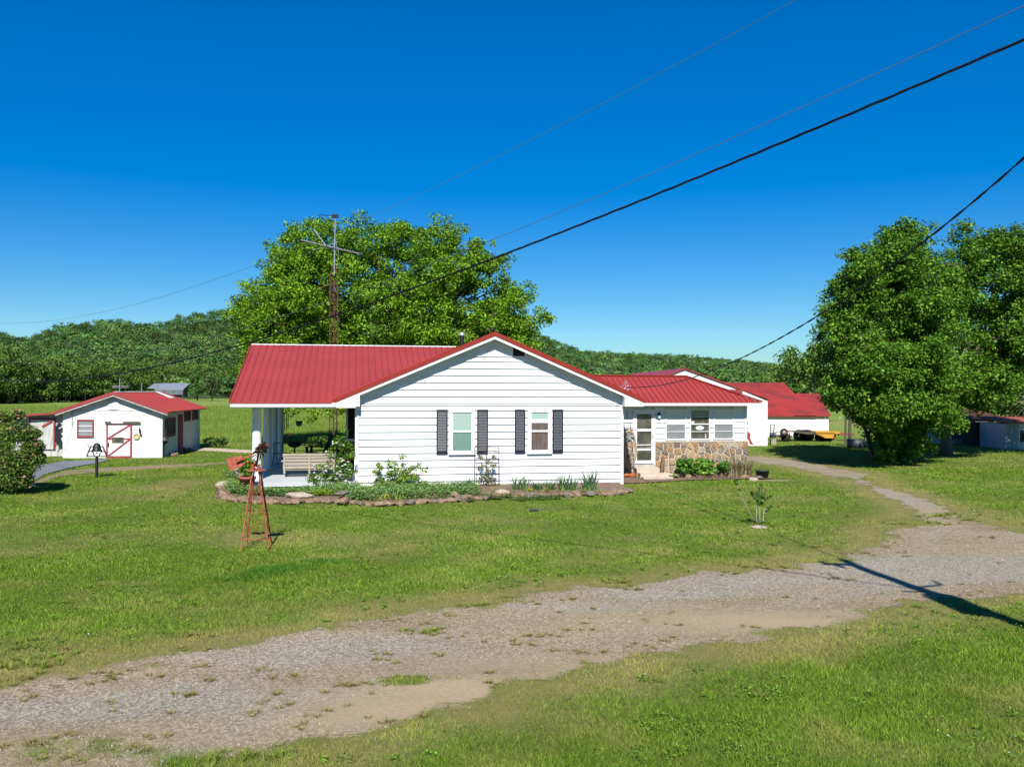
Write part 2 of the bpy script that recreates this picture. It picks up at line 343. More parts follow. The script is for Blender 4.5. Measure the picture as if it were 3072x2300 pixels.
def gridobj(name, sel, dz, mat):
    jj, ii = np.nonzero(sel); q = np.stack([jj * nx + ii, jj * nx + ii + 1, (jj + 1) * nx + ii + 1, (jj + 1) * nx + ii], 1)
    u_, inv = np.unique(q.ravel(), return_inverse=True); V = np.stack([GX.ravel()[u_], GY.ravel()[u_], GZ.ravel()[u_] + dz], 1).astype(np.float32)
    me = bpy.data.meshes.new(name); me.vertices.add(len(V)); me.vertices.foreach_set('co', V.ravel())
    me.loops.add(len(inv)); me.loops.foreach_set('vertex_index', inv.astype(np.int32)); me.polygons.add(len(q))
    me.polygons.foreach_set('loop_start', np.arange(0, len(inv), 4, dtype=np.int32)); me.polygons.foreach_set('loop_total', np.full(len(q), 4, np.int32))
    a = me.color_attributes.new('Mask', 'FLOAT_COLOR', 'POINT'); cc = np.ones((len(V), 4), np.float32)
    cc[:, 0] = RG.ravel()[u_]; cc[:, 1] = SG.ravel()[u_]; cc[:, 2] = BG.ravel()[u_]; cc[:, 3] = AG.ravel()[u_]; a.data.foreach_set('color', cc.ravel())
    me.update(calc_edges=True); me.polygons.foreach_set('use_smooth', [True] * len(q)); me.materials.append(mat)
    ob = bpy.data.objects.new(name, me); C.objects.link(ob); return tag(ob, kind='structure')
def ground_mat():
    m = bpy.data.materials.new('lawn_and_gravel'); m.use_nodes = True; t = m.node_tree; n = t.nodes; b = n['Principled BSDF']; L = t.links.new
    b.inputs['Roughness'].default_value = .95; b.inputs['Specular IOR Level'].default_value = .1
    tc = n.new('ShaderNodeTexCoord'); at_ = n.new('ShaderNodeAttribute'); at_.attribute_name = 'Mask'
    sp = n.new('ShaderNodeSeparateColor'); L(at_.outputs['Color'], sp.inputs[0])
    def noise(s, d=4, st=(1, 1, 1), r=.6):
        x = n.new('ShaderNodeTexNoise'); x.inputs['Scale'].default_value = s; x.inputs['Detail'].default_value = d; x.inputs['Roughness'].default_value = r
        mp = n.new('ShaderNodeMapping'); mp.inputs['Scale'].default_value = st; L(tc.outputs['Object'], mp.inputs['Vector']); L(mp.outputs[0], x.inputs['Vector']); return x.outputs['Fac']
    def ramp(f, stops):
        r = n.new('ShaderNodeValToRGB'); e = r.color_ramp.elements
        while len(e) < len(stops): e.new(.5)
        for k, (p, c) in zip(e, stops): k.position = p; k.color = (*c, 1)
        L(f, r.inputs['Fac']); return r.outputs['Color']
    def mix(f, a, b_, mode='MIX'):
        x = n.new('ShaderNodeMix'); x.data_type = 'RGBA'; x.blend_type = mode
        if isinstance(f, float): x.inputs[0].default_value = f
        else: L(f, x.inputs[0])
        for i, v in ((6, a), (7, b_)):
            if isinstance(v, tuple): x.inputs[i].default_value = (*v, 1)
            else: L(v, x.inputs[i])
        return x.outputs[2]
    def mth(op, a, b_=0.0):
        x = n.new('ShaderNodeMath'); x.operation = op; x.use_clamp = True
        for i, v in ((0, a), (1, b_)):
            if isinstance(v, (int, float)): x.inputs[i].default_value = v
            else: L(v, x.inputs[i])
        return x.outputs[0]
    fine = noise(38, 6, r=.75)
    g1 = ramp(noise(.45, 5), [(.35, (.095, .155, .018)), (.5, (.135, .18, .028)), (.62, (.10, .17, .020))])
    g2 = ramp(fine, [(.3, (.25, .30, .22)), (.5, (.85, .85, .85)), (.72, (1.6, 1.5, 1.35))])
    grass = mix(1.0, g1, g2, 'MULTIPLY')
    far = ramp(noise(.02, 5, (1, 3.5, 1)), [(.38, (.15, .24, .035)), (.5, (.19, .27, .05)), (.6, (.235, .265, .075))])
    sx = n.new('ShaderNodeSeparateXYZ'); L(tc.outputs['Object'], sx.inputs[0])
    fz = n.new('ShaderNodeMapRange'); fz.inputs['From Min'].default_value = 38; fz.inputs['From Max'].default_value = 60; L(sx.outputs['Y'], fz.inputs['Value'])
    far = mix(1.0, far, ramp(noise(1.3, 7, (.5, 1.3, 1), .8), [(.3, (.5, .5, .45)), (.7, (1.45, 1.45, 1.4))]), 'MULTIPLY')
    grass = mix(fz.outputs[0], grass, far)
    grass = mix(mth('MULTIPLY', sp.outputs[2], mth('MULTIPLY', noise(5, 6, r=.75), 1.35)), grass, (.30, .235, .115))
    vo = n.new('ShaderNodeTexVoronoi'); vo.inputs['Scale'].default_value = 34; L(tc.outputs['Object'], vo.inputs['Vector'])
    sv = n.new('ShaderNodeSeparateColor'); L(vo.outputs['Color'], sv.inputs[0])
    stone = ramp(sv.outputs[0], [(0, (.36, .31, .26)), (.45, (.49, .435, .385)), (.8, (.56, .51, .47)), (1, (.66, .61, .57))])
    ed = ramp(vo.outputs['Distance'], [(.0, (1, 1, 1)), (.7, (.50, .46, .42))]); stone = mix(.85, stone, ed, 'MULTIPLY')
    dirt = ramp(noise(14, 7, r=.75), [(.3, (.40, .31, .24)), (.55, (.58, .485, .40)), (.75, (.70, .60, .51))])
    peb = ramp(sv.outputs[1], [(0, (.62, .58, .54)), (.5, (1.0, .98, .95)), (1, (1.35, 1.3, 1.25))])
    dirt = mix(.8, mix(1.0, dirt, peb, 'MULTIPLY'), ed, 'MULTIPLY'); band = ramp(noise(.55, 4, (.45, 1.6, 1), .7), [(.40, (.80, .74, .70)), (.6, (1.10, 1.06, 1.04))]); dirt = mix(1.0, dirt, band, 'MULTIPLY')
    grey = mix(.85, mix(1.0, (.56, .52, .495), peb, 'MULTIPLY'), ed, 'MULTIPLY')
    gravel = mix(at_.outputs['Alpha'], dirt, grey)
    sand = mix(.5, (.60, .43, .30), ramp(noise(20, 5), [(.3, (.40, .29, .20)), (.7, (.62, .47, .34))]))
    gravel = mix(sp.outputs[1], gravel, sand)
    f = mth('ADD', sp.outputs[0], mth('MULTIPLY', mth('SUBTRACT', fine, .5), 1.0)); f2 = mth('SUBTRACT', sp.outputs[0], mth('MULTIPLY', mth('SUBTRACT', .5, fine), 1.2))
    fac = ramp(mth('MULTIPLY', mth('ADD', f, f2), .5), [(.36, (0, 0, 0)), (.56, (1, 1, 1))])
    L(mix(1.0, mix(fac, grass, gravel), (ALB, ALB, ALB), 'MULTIPLY'), b.inputs['Base Color'])
    bp = n.new('ShaderNodeBump'); bp.inputs['Distance'].default_value = .03; bp.inputs['Strength'].default_value = .8
    L(mth('ADD', mth('MULTIPLY', fine, .8), mth('MULTIPLY', vo.outputs['Distance'], -.5)), bp.inputs['Height']); L(bp.outputs[0], b.inputs['Normal'])
    return m
GM = ground_mat()
cell = (RG[:-1, :-1] + RG[1:, 1:] + RG[1:, :-1] + RG[:-1, 1:]) / 4
gridobj('ground', np.ones_like(cell, bool), 0, GM)
near = (GX[:-1, :-1] < 60) & (GX[:-1, :-1] > -60) & (GY[:-1, :-1] > -20) & (GY[:-1, :-1] < 60)
gridobj('gravel_driveway', (cell > .45) & near, .004, GM)
mb = MB(); lp = [Vector((p[0], p[1], .022)) for p in LANE]; mb.add(lp, [tuple(range(len(lp)))]); tag(mb.build('side_lane', 'asphalt'), kind='structure')
mb = MB(); pp = [G(x, y, .03) for x, y in ((576, 1341), (760, 1350), (760, 1357), (640, 1351), (560, 1347))]; mb.prism([p for p in pp], (0, 0, -.05)); tag(mb.build('concrete_path', 'slab'), kind='structure')

# ------------------------------------------------------------------ grass blades
s0g = G(188, 1374)
def grass_field(name, n_, y0, y1, hh, ww, seed, label, tall=0):
    rs = np.random.RandomState(seed); u = rs.rand(n_)
    Y = y0 * (y1 / y0) ** u                                    # more blades nearer
    X = (rs.rand(n_) * 2 - 1) * (Y * .60 + .6)
    r, s, b, d = gmask(X, Y); keep = rs.rand(n_) > np.clip(r * 1.55 + b * .28, 0, 1)
    # not under the house, steps and beds
    rel = np.stack([X - HO.x, Y - HO.y], 1); hu_ = rel @ np.array(HU[:2]); hv_ = rel @ np.array(HV[:2])
    keep &= ~((hu_ > -3.3) & (hu_ < 8.4) & (hv_ > -1.2 ) & (hv_ < 12)); keep &= ~((hu_ > 8.2) & (hu_ < 14.2) & (hv_ > 1.2) & (hv_ < 10)); sx_ = X - s0g.x; sy_ = Y - s0g.y; keep &= ~((sx_ > -6) & (sx_ < 4) & (sy_ > 0) & (sy_ < 8)); keep &= sdist(X, Y, LANE) < -.05
    X = X[keep]; Y = Y[keep]; b = b[keep]; n_ = len(X); Z = gheight(X, Y)
    k = Y / 9.0; lush = fbm(X, Y, 1.1, 55); clump = fbm(X, Y, .28, 91, 3)
    h = hh * (.45 + .9 * rs.rand(n_)) * (.5 + 1.1 * lush) * (.9 + .1 * k) * (1 - .4 * b); h *= (.55 + clump) * np.clip(1.25 - Y / 32, .6, 1)
    t_ = np.clip((spot(X, Y, 715, 1738, .45, .22) + spot(X, Y, 800, 1718, .5, .28) + spot(X, Y, 890, 1702, .5, .26) + spot(X, Y, 975, 1688, .45, .2)) * (.35 + 1.0 * fbm(X, Y, .3, 12, 3)), 0, 1); h *= 1 + 1.6 * t_
    wd = ww * (.6 + .8 * rs.rand(n_)) * np.clip(k, .8, 4)
    az = rs.rand(n_) * 2 * PI; S = np.stack([np.cos(az), np.sin(az), 0 * az], 1) * wd[:, None]
    ln = rs.normal(size=(n_, 2)) * .55
    B = np.stack([X, Y, Z - .004], 1); T = B + np.stack([ln[:, 0] * h, ln[:, 1] * h, h], 1)
    V = np.stack([B - S, B + S, T], 1)
    base = pal(rs, n_, [(.110, .225, .020), (.155, .262, .024), (.215, .29, .035), (.075, .18, .014)], .30)
    yel = np.array([.36, .32, .10]); f = np.clip(b * .75 + (fbm(X, Y, .7, 44) - .5) * 1.4 + (rs.rand(n_) < .07) * .6, 0, .8)[:, None]
    col = base * (1 - f) + yel * ALB * f; col = col * (.72 + .74 * lush[:, None]); tt = t_[:, None]; col = col * (1 - tt) + np.array([.045, .15, .015]) * tt
    return tag(npobj(name, V, 3, col, 'blade'), label, 'grass', kind='stuff')
grass_field('lawn_grass', 900000, 6.2, 33, .042, .0036, 1, 'short mown green grass blades across the front lawn')
grass_field('yard_grass', 170000, 30, 52, .045, .0046, 2, 'short mown grass of the farther yard around the shed and trees')
rs = np.random.RandomState(61); n_ = 190000; Y = 47.5 * (150 / 47.5) ** rs.rand(n_); px_ = rs.uniform(-80, 1180, n_); X = (px_ - 1536) / F * Y; e_ = fbm(X, Y, 3, 66) * 1.5
k_ = (Y > 47.5 + e_) & ~((X < -14.5) & (X > -20) & (Y < 49)); X = X[k_]; Y = Y[k_]; n_ = len(X); kk = Y / 48; h = (.16 + .22 * rs.rand(n_)) * (.6 + .8 * fbm(X, Y, 5, 67)); az = rs.rand(n_) * 2 * PI
S = np.stack([np.cos(az), np.sin(az), 0 * az], 1) * (.012 * kk)[:, None]; B = np.stack([X, Y, 0 * X - .02], 1); T = B + np.stack([rs.normal(size=n_) * h * .35, rs.normal(size=n_) * h * .35, h], 1)
cl = pal(rs, n_, [(.17, .28, .035), (.23, .33, .05), (.13, .23, .03), (.29, .32, .09)], .2) * (.75 + .5 * fbm(X, Y * 3, 9, 68))[:, None]
tag(npobj('pasture_grass', np.stack([B - S, B + S, T], 1), 3, cl, 'blade'), 'taller unmown grass in the pasture behind the mown yard', 'grass', kind='stuff')
# tufts growing in the gravel
rs = np.random.RandomState(4); VV = []; CC = []
spots = [(80, 1935, .5), (60, 1985, .6), (120, 1995, .6), (20, 1995, .5), (60, 2035, .3), (285, 2027, .3), (315, 2030, .3), (228, 1950, .25), (460, 2020, .2), (605, 2030, .2), (570, 2070, .2), (785, 2000, .2), (590, 1905, .3), (1052, 2050, .3), (655, 2265, .5), (770, 2262, .4), (80, 2222, .3), (560, 2075, .2), (1085, 2043, .2), (1160, 1955, .15),
         (1235, 1885, .4), (1310, 1890, .4), (1430, 1820, .4), (1590, 1808, .3), (1700, 1795, .25), (1840, 1742, .5), (1875, 1745, .3), (1880, 1765, .4), (1600, 1903, .25), (1632, 1898, .25), (1325, 1957, .2), (1315, 1890, .2), (1540, 1923, .2), (1580, 1923, .2), (1710, 1885, .2), (1760, 1882, .1), (1735, 1956, .2), (1708, 1948, .2), (1917, 1936, .15), (2025, 1870, .15), (2180, 1720, .4), (2270, 1700, .4), (2360, 1705, .3), (2720, 1665, .2), (2540, 1660, .3), (2600, 1660, .2), (2440, 1640, .3), (2680, 1625, .2), (2655, 1640, .2), (2710, 1655, .2), (2790, 1550, .8), (2860, 1545, .8), (2820, 1570, .6), (2900, 1560, .6), (2740, 1575, .4), (2690, 1570, .4), (2970, 1610, .3), (2500, 1730, .3), (2480, 1720, .2)]
for i in range(230):
    spots.append((rs.uniform(0, 3072), rs.uniform(1680, 2290), rs.uniform(.05, .16)))
for x, y, s in spots:
    p = G(x, y)
    if gmask(np.array([p.x]), np.array([p.y]))[0][0] < .3 and s < .17: continue
    for q in range(1 + int(s * 14)):
        pp = np.array([p.x + rs.normal() * s * .35, p.y + rs.normal() * s * .25, 0.0]); pp[2] = gheight(pp[0:1], pp[1:2])[0] - .01
        k = 26; V = tuftV(rs, pp, k, .05 + .09 * s, .05 + .08 * s, .0025 + .0015 * s, .5); VV.append(V); CC.append(np.tile(pal(rs, k, [(.22, .29, .04), (.28, .30, .07), (.17, .26, .03)] if s >= .4 else [(.22, .25, .05), (.32, .26, .10), (.17, .22, .05), (.36, .25, .11)]), (3, 1)))

tag(npobj('weed_tufts', np.concatenate(VV), 4, np.concatenate(CC), 'blade'), 'small yellow green weed tufts scattered through the gravel', 'weeds', kind='stuff')
# broad leaved weeds and clover in the lawn
rs = np.random.RandomState(14); n_ = 1500; Y = 7 * (27 / 7) ** rs.rand(n_); X = (rs.rand(n_) * 2 - 1) * (Y * .6 + .4); cl_ = fbm(X, Y, 1.5, 140); r, s_, b_, d_ = gmask(X, Y); rel_ = np.stack([X - HO.x, Y - HO.y], 1); ok = (r < .1) & (cl_ > .5) & ~((rel_ @ np.array(HV[:2]) > -4.6) & (rel_ @ np.array(HU[:2]) < 9) & (rel_ @ np.array(HU[:2]) > -4.5)); X = X[ok]; Y = Y[ok]
cw = np.stack([X, Y, gheight(X, Y) + .015], 1); Q, i_, d2 = blobs(rs, cw, .05 + .09 * rs.rand(len(cw)), np.full(len(cw), 26)); Q[:, 2] = np.clip(Q[:, 2], .012, .06)
cc_ = pal(rs, len(Q), [(.11, .24, .025), (.16, .29, .035), (.22, .33, .05), (.09, .20, .02)], .15) * (.8 + .4 * rs.rand(len(cw)))[i_][:, None]; wh_ = rs.rand(len(Q)) < .004; cc_[wh_] = (.5, .5, .45)
tag(npobj('lawn_weeds', leafV(Q, (.022 + .001 * Q[:, 1])[:, None], rs, up=.9), 4, cc_, 'blade'), 'patches of clover and broad leaved weeds in the lawn', 'weeds', kind='stuff')
# loose stones on the drive
rs = np.random.RandomState(9); n_ = 42000; Y = 6.3 * (19 / 6.3) ** rs.rand(n_); X = (rs.rand(n_) * 2 - 1) * (Y * .6 + .5)
r, s_, b_, d_ = gmask(X, Y); keep = (r > .4) & (rs.rand(n_) > s_ * .9 + np.clip(.75 - fbm(X, Y, 1.2, 21) * 1.3, 0, 1)); X = X[keep]; Y = Y[keep]; n_ = len(X); Z = gheight(X, Y)
sz = (.004 + .009 * rs.rand(n_) ** 2.6) * (.75 + Y / 30); P = np.stack([X, Y, Z + sz * .3 + .003], 1); az = rs.rand(n_) * 2 * PI
A = np.stack([np.cos(az), np.sin(az), rs.normal(size=n_) * .2], 1) * sz[:, None]; B = np.stack([-np.sin(az), np.cos(az), rs.normal(size=n_) * .2], 1) * sz[:, None] * .75; Tz = np.stack([0 * az, 0 * az, sz * .7], 1)
b4 = [P + A, P + B, P - A, P - B]; Fq = [np.stack([b4[i] - Tz, b4[(i + 1) % 4] - Tz, b4[(i + 1) % 4] * .55 + P * .45 + Tz, b4[i] * .55 + P * .45 + Tz], 1) for i in range(4)]
Fq.append(np.stack([q * .55 + P * .45 + Tz for q in b4], 1))
cl = pal(rs, n_, [(.34, .31, .28), (.27, .23, .19), (.40, .36, .32), (.27, .28, .30), (.32, .24, .17)], .15)
MAT['gravelstone'] = M('gravel_stone', attr=True, rough=.9)
tag(npobj('loose_gravel', np.concatenate(Fq), 4, np.tile(cl, (5, 1)), 'gravelstone'), 'loose grey and tan stones on the gravel drive', 'gravel', kind='stuff')

# ================================================================== TREES
LEAF_A = [(.12, .28, .014), (.19, .37, .018), (.30, .49, .03), (.06, .17, .012)]
LEAF_B = [(.075, .20, .016), (.125, .27, .022), (.21, .37, .035), (.04, .125, .012)]
def tree(name, label, cat, base, lobes, nclu, nleaf, size, cols, seed, trunks, crad=.62, group=None, barkm='bark', gaps=0, twigs=160, extra=None):
    """lobes: (x,y,z,r) world; trunks: list of (dx,dy,r,lean_x) at the base"""
    rs = np.random.RandomState(seed); root = thing(name, label, cat, base, 0, group); base = Vector(base)
    lob = np.array(lobes) - np.array([base.x, base.y, base.z, 0]); R = lob[:, 3]
    wt = R ** 2 / np.sum(R ** 2); li = rs.choice(len(lob), nclu, p=wt)
    d = unit(rs.normal(size=(nclu, 3))); rr = rs.rand(nclu, 1) ** .34; cen = lob[li, :3] + d * rr * R[li, None] * np.array([1, 1, .85])
    cr = crad * (.55 + .9 * rs.rand(nclu)); cnt = np.maximum(8, (nleaf * cr ** 2 / np.sum(cr ** 2)).astype(int))
    P, idx, dd = blobs(rs, cen, cr, cnt)
    V = leafV(P, size * (.6 + .8 * rs.rand(len(P))), rs, up=.12, nrm=dd * .15)
    cc = pal(rs, len(P), cols, .12) * (.82 + .36 * rs.rand(nclu)[idx][:, None])
    npobj('crown', V, 4, cc, 'leaf', root)
    tb = MB(); bb = MB(); top = lob[:, 2].max(); ctr = lob[:, :3].mean(0)
    nodes = []
    for tk in trunks:
        dx, dy, r, lx, ly, th_ = tk[:6]; z0 = tk[6] if len(tk) > 6 else -.1
        pts = [(dx, dy, z0)]; rad = [r * (1.35 if z0 < 0 else 1.0)]; k = 7
        for i in range(1, k + 1):
            f = i / k; pts.append((dx + lx * f + rs.normal() * .06 * th_ / 6, dy + ly * f + rs.normal() * .06 * th_ / 6, max(z0, 0) + (th_ - max(z0, 0)) * f)); rad.append(r * (1 - .72 * f))
        tb.tube(pts, rad, 10); nodes += [(Vector(p), q) for p, q in list(zip(pts, rad))[2:]]
    for k in range(len(lob)):
        c = Vector(lob[k, :3]); cand = [q for q in nodes if q[0].z < c.z - .15 * R[k]] or nodes[:1]
        nd = min(cand, key=lambda q: (q[0] - c).length + .0 * q[0].z); a = nd[0]; r0 = min(nd[1] * .75, .05 + .035 * (c - a).length)
        m1 = a.lerp(c, .35) + Vector((rs.normal() * .2, rs.normal() * .2, (c - a).length * .06)); m2 = a.lerp(c, .7) + Vector((rs.normal() * .2, rs.normal() * .2, .1))
        bb.tube([a, m1, m2, c], [r0, r0 * .8, r0 * .6, r0 * .35], 6)
    for k in rs.choice(nclu, min(twigs, nclu), False):
        a = Vector(lob[li[k], :3]); c = Vector(cen[k]); m1 = a.lerp(c, .5) + Vector((rs.normal() * .12, rs.normal() * .12, rs.normal() * .12)); bb.tube([a, m1, c], [.045, .03, .012], 4)
    tb.build('trunk', barkm, root, True); bb.build('branches', barkm, root, True)
    if extra: extra(root, base)
    return root
def plobes(L, Y, rs, depth=.8, dj=1.0):
    out = []
    for x, y, r in L:
        Rm = r * Y / F
        for s in ((0,) if r < 60 else (-1, 0, 1)):
            yy = Y + s * dj * Rm * 1.0 + rs.normal() * .3
            # every lobe keeps its own real distance, so its size follows the view from anywhere
            p = at(x + rs.normal() * 8 + (0 if s == 0 else rs.normal() * r * .25), y + (0 if s == 0 else abs(rs.normal()) * r * .25), yy); out.append((p.x, p.y, p.z, Rm * (1 if s == 0 else .85)))
    return out
rs = np.random.RandomState(21)
BT = [(850, 770, 70), (925, 705, 75), (1445, 770, 70), (1510, 900, 70), (1000, 740, 100), (1085, 720, 90), (1180, 730, 90), (1300, 722, 90), (1390, 790, 95), (880, 800, 95), (800, 890, 90), (930, 850, 110), (1060, 840, 120), (1200, 840, 120), (1320, 850, 110), (1450, 870, 90), (1500, 800, 45), (770, 960, 80), (880, 960, 110), (1010, 960, 110), (1150, 970, 120), (1290, 970, 120), (1430, 970, 110), (1540, 850, 42), (1580, 880, 36), (1540, 960, 60), (1600, 950, 38), (1630, 950, 26), (1570, 1010, 60),
      (790, 1050, 80), (900, 1080, 100), (1040, 1080, 110), (1180, 1090, 110), (1330, 1080, 110), (1460, 1060, 90), (1560, 1060, 50), (720, 910, 34), (760, 1120, 60), (920, 1170, 60), (1060, 1180, 60)]
def hang(root, base):                         # low sprays seen through the porch
    rs2 = np.random.RandomState(3); P = []
    for x, y in ((860, 1228), (880, 1240), (910, 1222), (935, 1232), (950, 1238), (938, 1256), (975, 1225), (990, 1235), (1005, 1240), (1030, 1232), (925, 1262), (890, 1225), (850, 1238)):
        p = at(x, y, 40.5) - base; P.append((p.x, p.y, p.z))
    P = np.array(P); Q, i, d = blobs(rs2, P, np.full(len(P), .28), np.full(len(P), 40)); npobj('hanging_foliage', leafV(Q, .14 * (.6 + .8 * rs2.rand(len(Q))), rs2), 4, pal(rs2, len(Q), LEAF_A), 'leaf', root)
tree('shade_tree', 'huge round bright green tree rising behind the house and antenna tower', 'tree', (-6.2, 46.5, 0), plobes(BT, 46, rs), 2500, 210000, .135, LEAF_A, 5,
     [(0, 0, .42, .3, 0, 5.5), (.4, .3, .28, 2.2, .5, 7), (-.4, .1, .28, -2.4, .3, 7), (0, -.3, .25, -.4, -1, 7.5)], crad=.42, extra=hang)
RT = [(2680, 720, 70), (2740, 705, 60), (2640, 790, 80), (2720, 800, 90), (2560, 850, 75), (2530, 830, 40), (2620, 890, 95), (2740, 900, 100), (2530, 940, 60), (2500, 1000, 52), (2560, 990, 90), (2670, 1000, 100), (2790, 990, 90), (2505, 1080, 52), (2550, 1090, 90), (2660, 1100, 100), (2780, 1090, 95), (2540, 1170, 60), (2600, 1190, 90), (2710, 1200, 100), (2820, 1190, 80), (2600, 770, 55), (2510, 870, 50), (2485, 930, 38), (2475, 1130, 42), (2485, 1200, 40), (2640, 1270, 65), (2720, 1290, 80), (2820, 1270, 55), (2650, 1345, 28), (2710, 1350, 30), (2790, 1345, 28), (2465, 1040, 26)]
tree('hackberry_tree', 'dense multi-stemmed dark green tree beside the gravel path, right of the barns', 'tree', (16.6, 36.9, 0), plobes(RT, 36.5, rs, dj=1.1) + plobes([(2570, 1170, 70), (2640, 1190, 80), (2720, 1190, 85), (2800, 1180, 75), (2600, 1080, 85), (2690, 1090, 90), (2780, 1080, 85)], 33.6, rs, dj=.7), 2400, 170000, .125, LEAF_B, 6,
     [(0, 0, .2, .3, .2, 6), (-.5, .3, .15, -1.4, .2, 6), (.5, .1, .17, 1.2, 0, 6), (-.15, -.3, .12, -.5, -.5, 4), (.9, .5, .12, 1.6, .5, 5), (-.9, .3, .1, -1.6, 0, 4)], crad=.36)
RT2F = [(2885, 1160, 60), (2960, 1130, 70), (2850, 1100, 70), (2930, 1200, 40)]
RT2 = [(2905, 720, 55), (2960, 730, 60), (3030, 720, 60), (3110, 740, 80), (2880, 800, 75), (2980, 810, 85), (3080, 830, 90), (2870, 900, 75), (2960, 920, 60), (3060, 930, 90), (2900, 1010, 75), (3000, 1030, 85), (3100, 1040, 90), (2900, 1110, 70), (2990, 1130, 60), (2880, 1180, 50), (3160, 900, 110), (3170, 1080, 90), (2870, 1240, 42), (3050, 1110, 50), (2910, 1150, 50)]
tree('large_yard_tree', 'tall green tree with a thick dark trunk at the right edge', 'tree', (20.3, 40.6, 0), plobes(RT2, 40.6, rs, dj=.8) + plobes(RT2F, 37.2, rs, dj=.5) + plobes([(2835, 790, 50), (2840, 870, 60), (2830, 960, 60), (3050, 1150, 60), (3080, 1000, 80)], 38.8, rs, dj=.6), 1500, 95000, .135, LEAF_B, 7,
     [(0, 0, .27, .3, 0, 4.2), (.2, 0, .17, 1.4, .4, 8, 2.5), (.1, .1, .15, -.6, 0, 8, 2.2), (.2, 0, .15, 2.4, -.3, 7, 2.8)], crad=.38)
# --- a round proto tree for the pasture edge, copied with its parts
def proto_tree(name, label, h, rw, seed, cols, conifer=False, nleaf=2600, ls=.42):
    rs_ = np.random.RandomState(seed); root = thing(name, label, 'tree', (0, 0, 0))
    K = 46
    if conifer:
        zz = rs_.rand(K) ** .8; cen = np.stack([rs_.normal(size=K) * rw * .4 * (1.08 - zz), rs_.normal(size=K) * rw * .4 * (1.08 - zz), h * (.1 + .88 * zz)], 1); cr = rw * .42 * (1.15 - zz)
    else:
        d = unit(rs_.normal(size=(K, 3))); r = rs_.rand(K, 1) ** .4; cen = d * r * np.array([rw, rw, h * .42]) + np.array([0, 0, h * .56]); cr = rw * (.26 + .14 * rs_.rand(K))
    P, idx, dd = blobs(rs_, cen, cr, np.full(K, nleaf // K)); cc = pal(rs_, len(P), cols, .12) * (.55 + .9 * rs_.rand(K)[idx][:, None])
    npobj('crown', leafV(P, ls * (.6 + .8 * rs_.rand(len(P))), rs_, up=.2, nrm=dd * 1.4), 4, cc, 'wood_leaf', root)
    tb = MB(); tb.tube([(0, 0, -.3), (.1, 0, h * .3), (0, .1, h * .8)], [h * .022, h * .017, h * .006], 7)
    for k in range(6): tb.tube([(0, 0, h * .3), tuple(cen[k * 5] * .5 + np.array([0, 0, h * .2])), tuple(cen[k * 5])], [.12, .08, .04], 5)
    tb.build('trunk', 'darkbark', root, True); return root
FC = [(.07, .15, .028), (.11, .20, .035), (.16, .25, .045), (.05, .11, .022)]
FD = [(.07, .14, .022), (.10, .19, .03), (.14, .24, .04)]
protos = [proto_tree('oak_tree', 'x', 11, 4.2, 100 + k, [FC, FD, FC][k]) for k in range(3)]
rs = np.random.RandomState(33); used = [False] * 3
edge = []
for i in range(26): x = -150 + i * 23 + rs.uniform(-8, 8); edge.append((x, 150 + (x + 150) * .15 + rs.uniform(-8, 12), rs.uniform(.85, 1.15)))
for i in range(22): x = 400 + i * 16 + rs.uniform(-6, 6); edge.append((x, 292 + rs.uniform(-6, 18), rs.uniform(.85, 1.2)))
for i in range(20): x = -120 + i * 28 + rs.uniform(-8, 8); edge.append((x, 178 + (x + 150) * .12 + rs.uniform(-6, 10), rs.uniform(.95, 1.15)))
for k, (x, Y, s) in enumerate(edge):
    p = at(x, 1172, Y); p.z = 0; j = k % 3; front = k < 26
    lab = 'dark green forest tree in the front row behind the white shed' if front else ('green forest tree on the pasture edge left of the house roof' if k < 48 else 'taller forest tree standing behind the front row, left of the pasture')
    gp = 'front row of forest trees behind the shed' if front else ('forest trees along the far pasture edge' if k < 48 else 'second row of forest trees')
    if not used[j]: r = protos[j]; r.location = p; r.scale = (s,) * 3; used[j] = True; r['label'] = lab; r['group'] = gp
    else: dup(protos[j], p, rs.uniform(0, 6.28), s, lab, gp)
rsu = np.random.RandomState(71); cu = []
for i in range(520):
    x = rsu.uniform(-200, 760); Y = (158 + (x + 150) * .15 if x < 455 else 300) + rsu.uniform(0, 30); p = at(x, 1172, Y); cu.append((p.x, p.y, rsu.uniform(.4, 2.6)))
cu = np.array(cu); Q, i_, d_ = blobs(rsu, cu, rsu.uniform(1.2, 2.4, len(cu)), np.full(len(cu), 60)); Q[:, 2] = np.maximum(Q[:, 2], .1)
tag(npobj('forest_undergrowth', leafV(Q, .6 * (.6 + .8 * rsu.rand(len(Q))), rsu), 4, pal(rsu, len(Q), FD, .15), 'wood_leaf'), 'dark undergrowth beneath the trees at the forest edge', 'undergrowth', kind='stuff')
def single(px, py, h, rw, seed, cols, con, label, name, **k):
    r = proto_tree(name, label, h, rw, seed, cols, con, **k); q_ = at(px, 1172, {592: 228, 636: 222}[px]); r.location = (q_.x, q_.y, 0); return r
single(592, 1199, 8.6, 3.0, 201, [(.06, .15, .03), (.08, .19, .035)], True, 'bright green conifer at the pasture edge beside the open hay shed', 'cypress_tree')
single(636, 1205, 6.6, 2.3, 202, [(.07, .11, .035), (.09, .13, .05)], False, 'small thin grey green pine standing just inside the pasture', 'pine_tree', nleaf=1500)
for px, Y, h, sd in ((2385, 95, 7.6, 203), (2440, 85, 8.2, 204), (2345, 120, 7.0, 205)):
    r = proto_tree('broadleaf_tree', 'round green tree behind the barns, left of the hackberry', h, 3.2, sd, FC, nleaf=4000, ls=.3); p = at(px, 1172, Y); p.z = 0; r.location = p; r['group'] = 'trees right behind the barns'
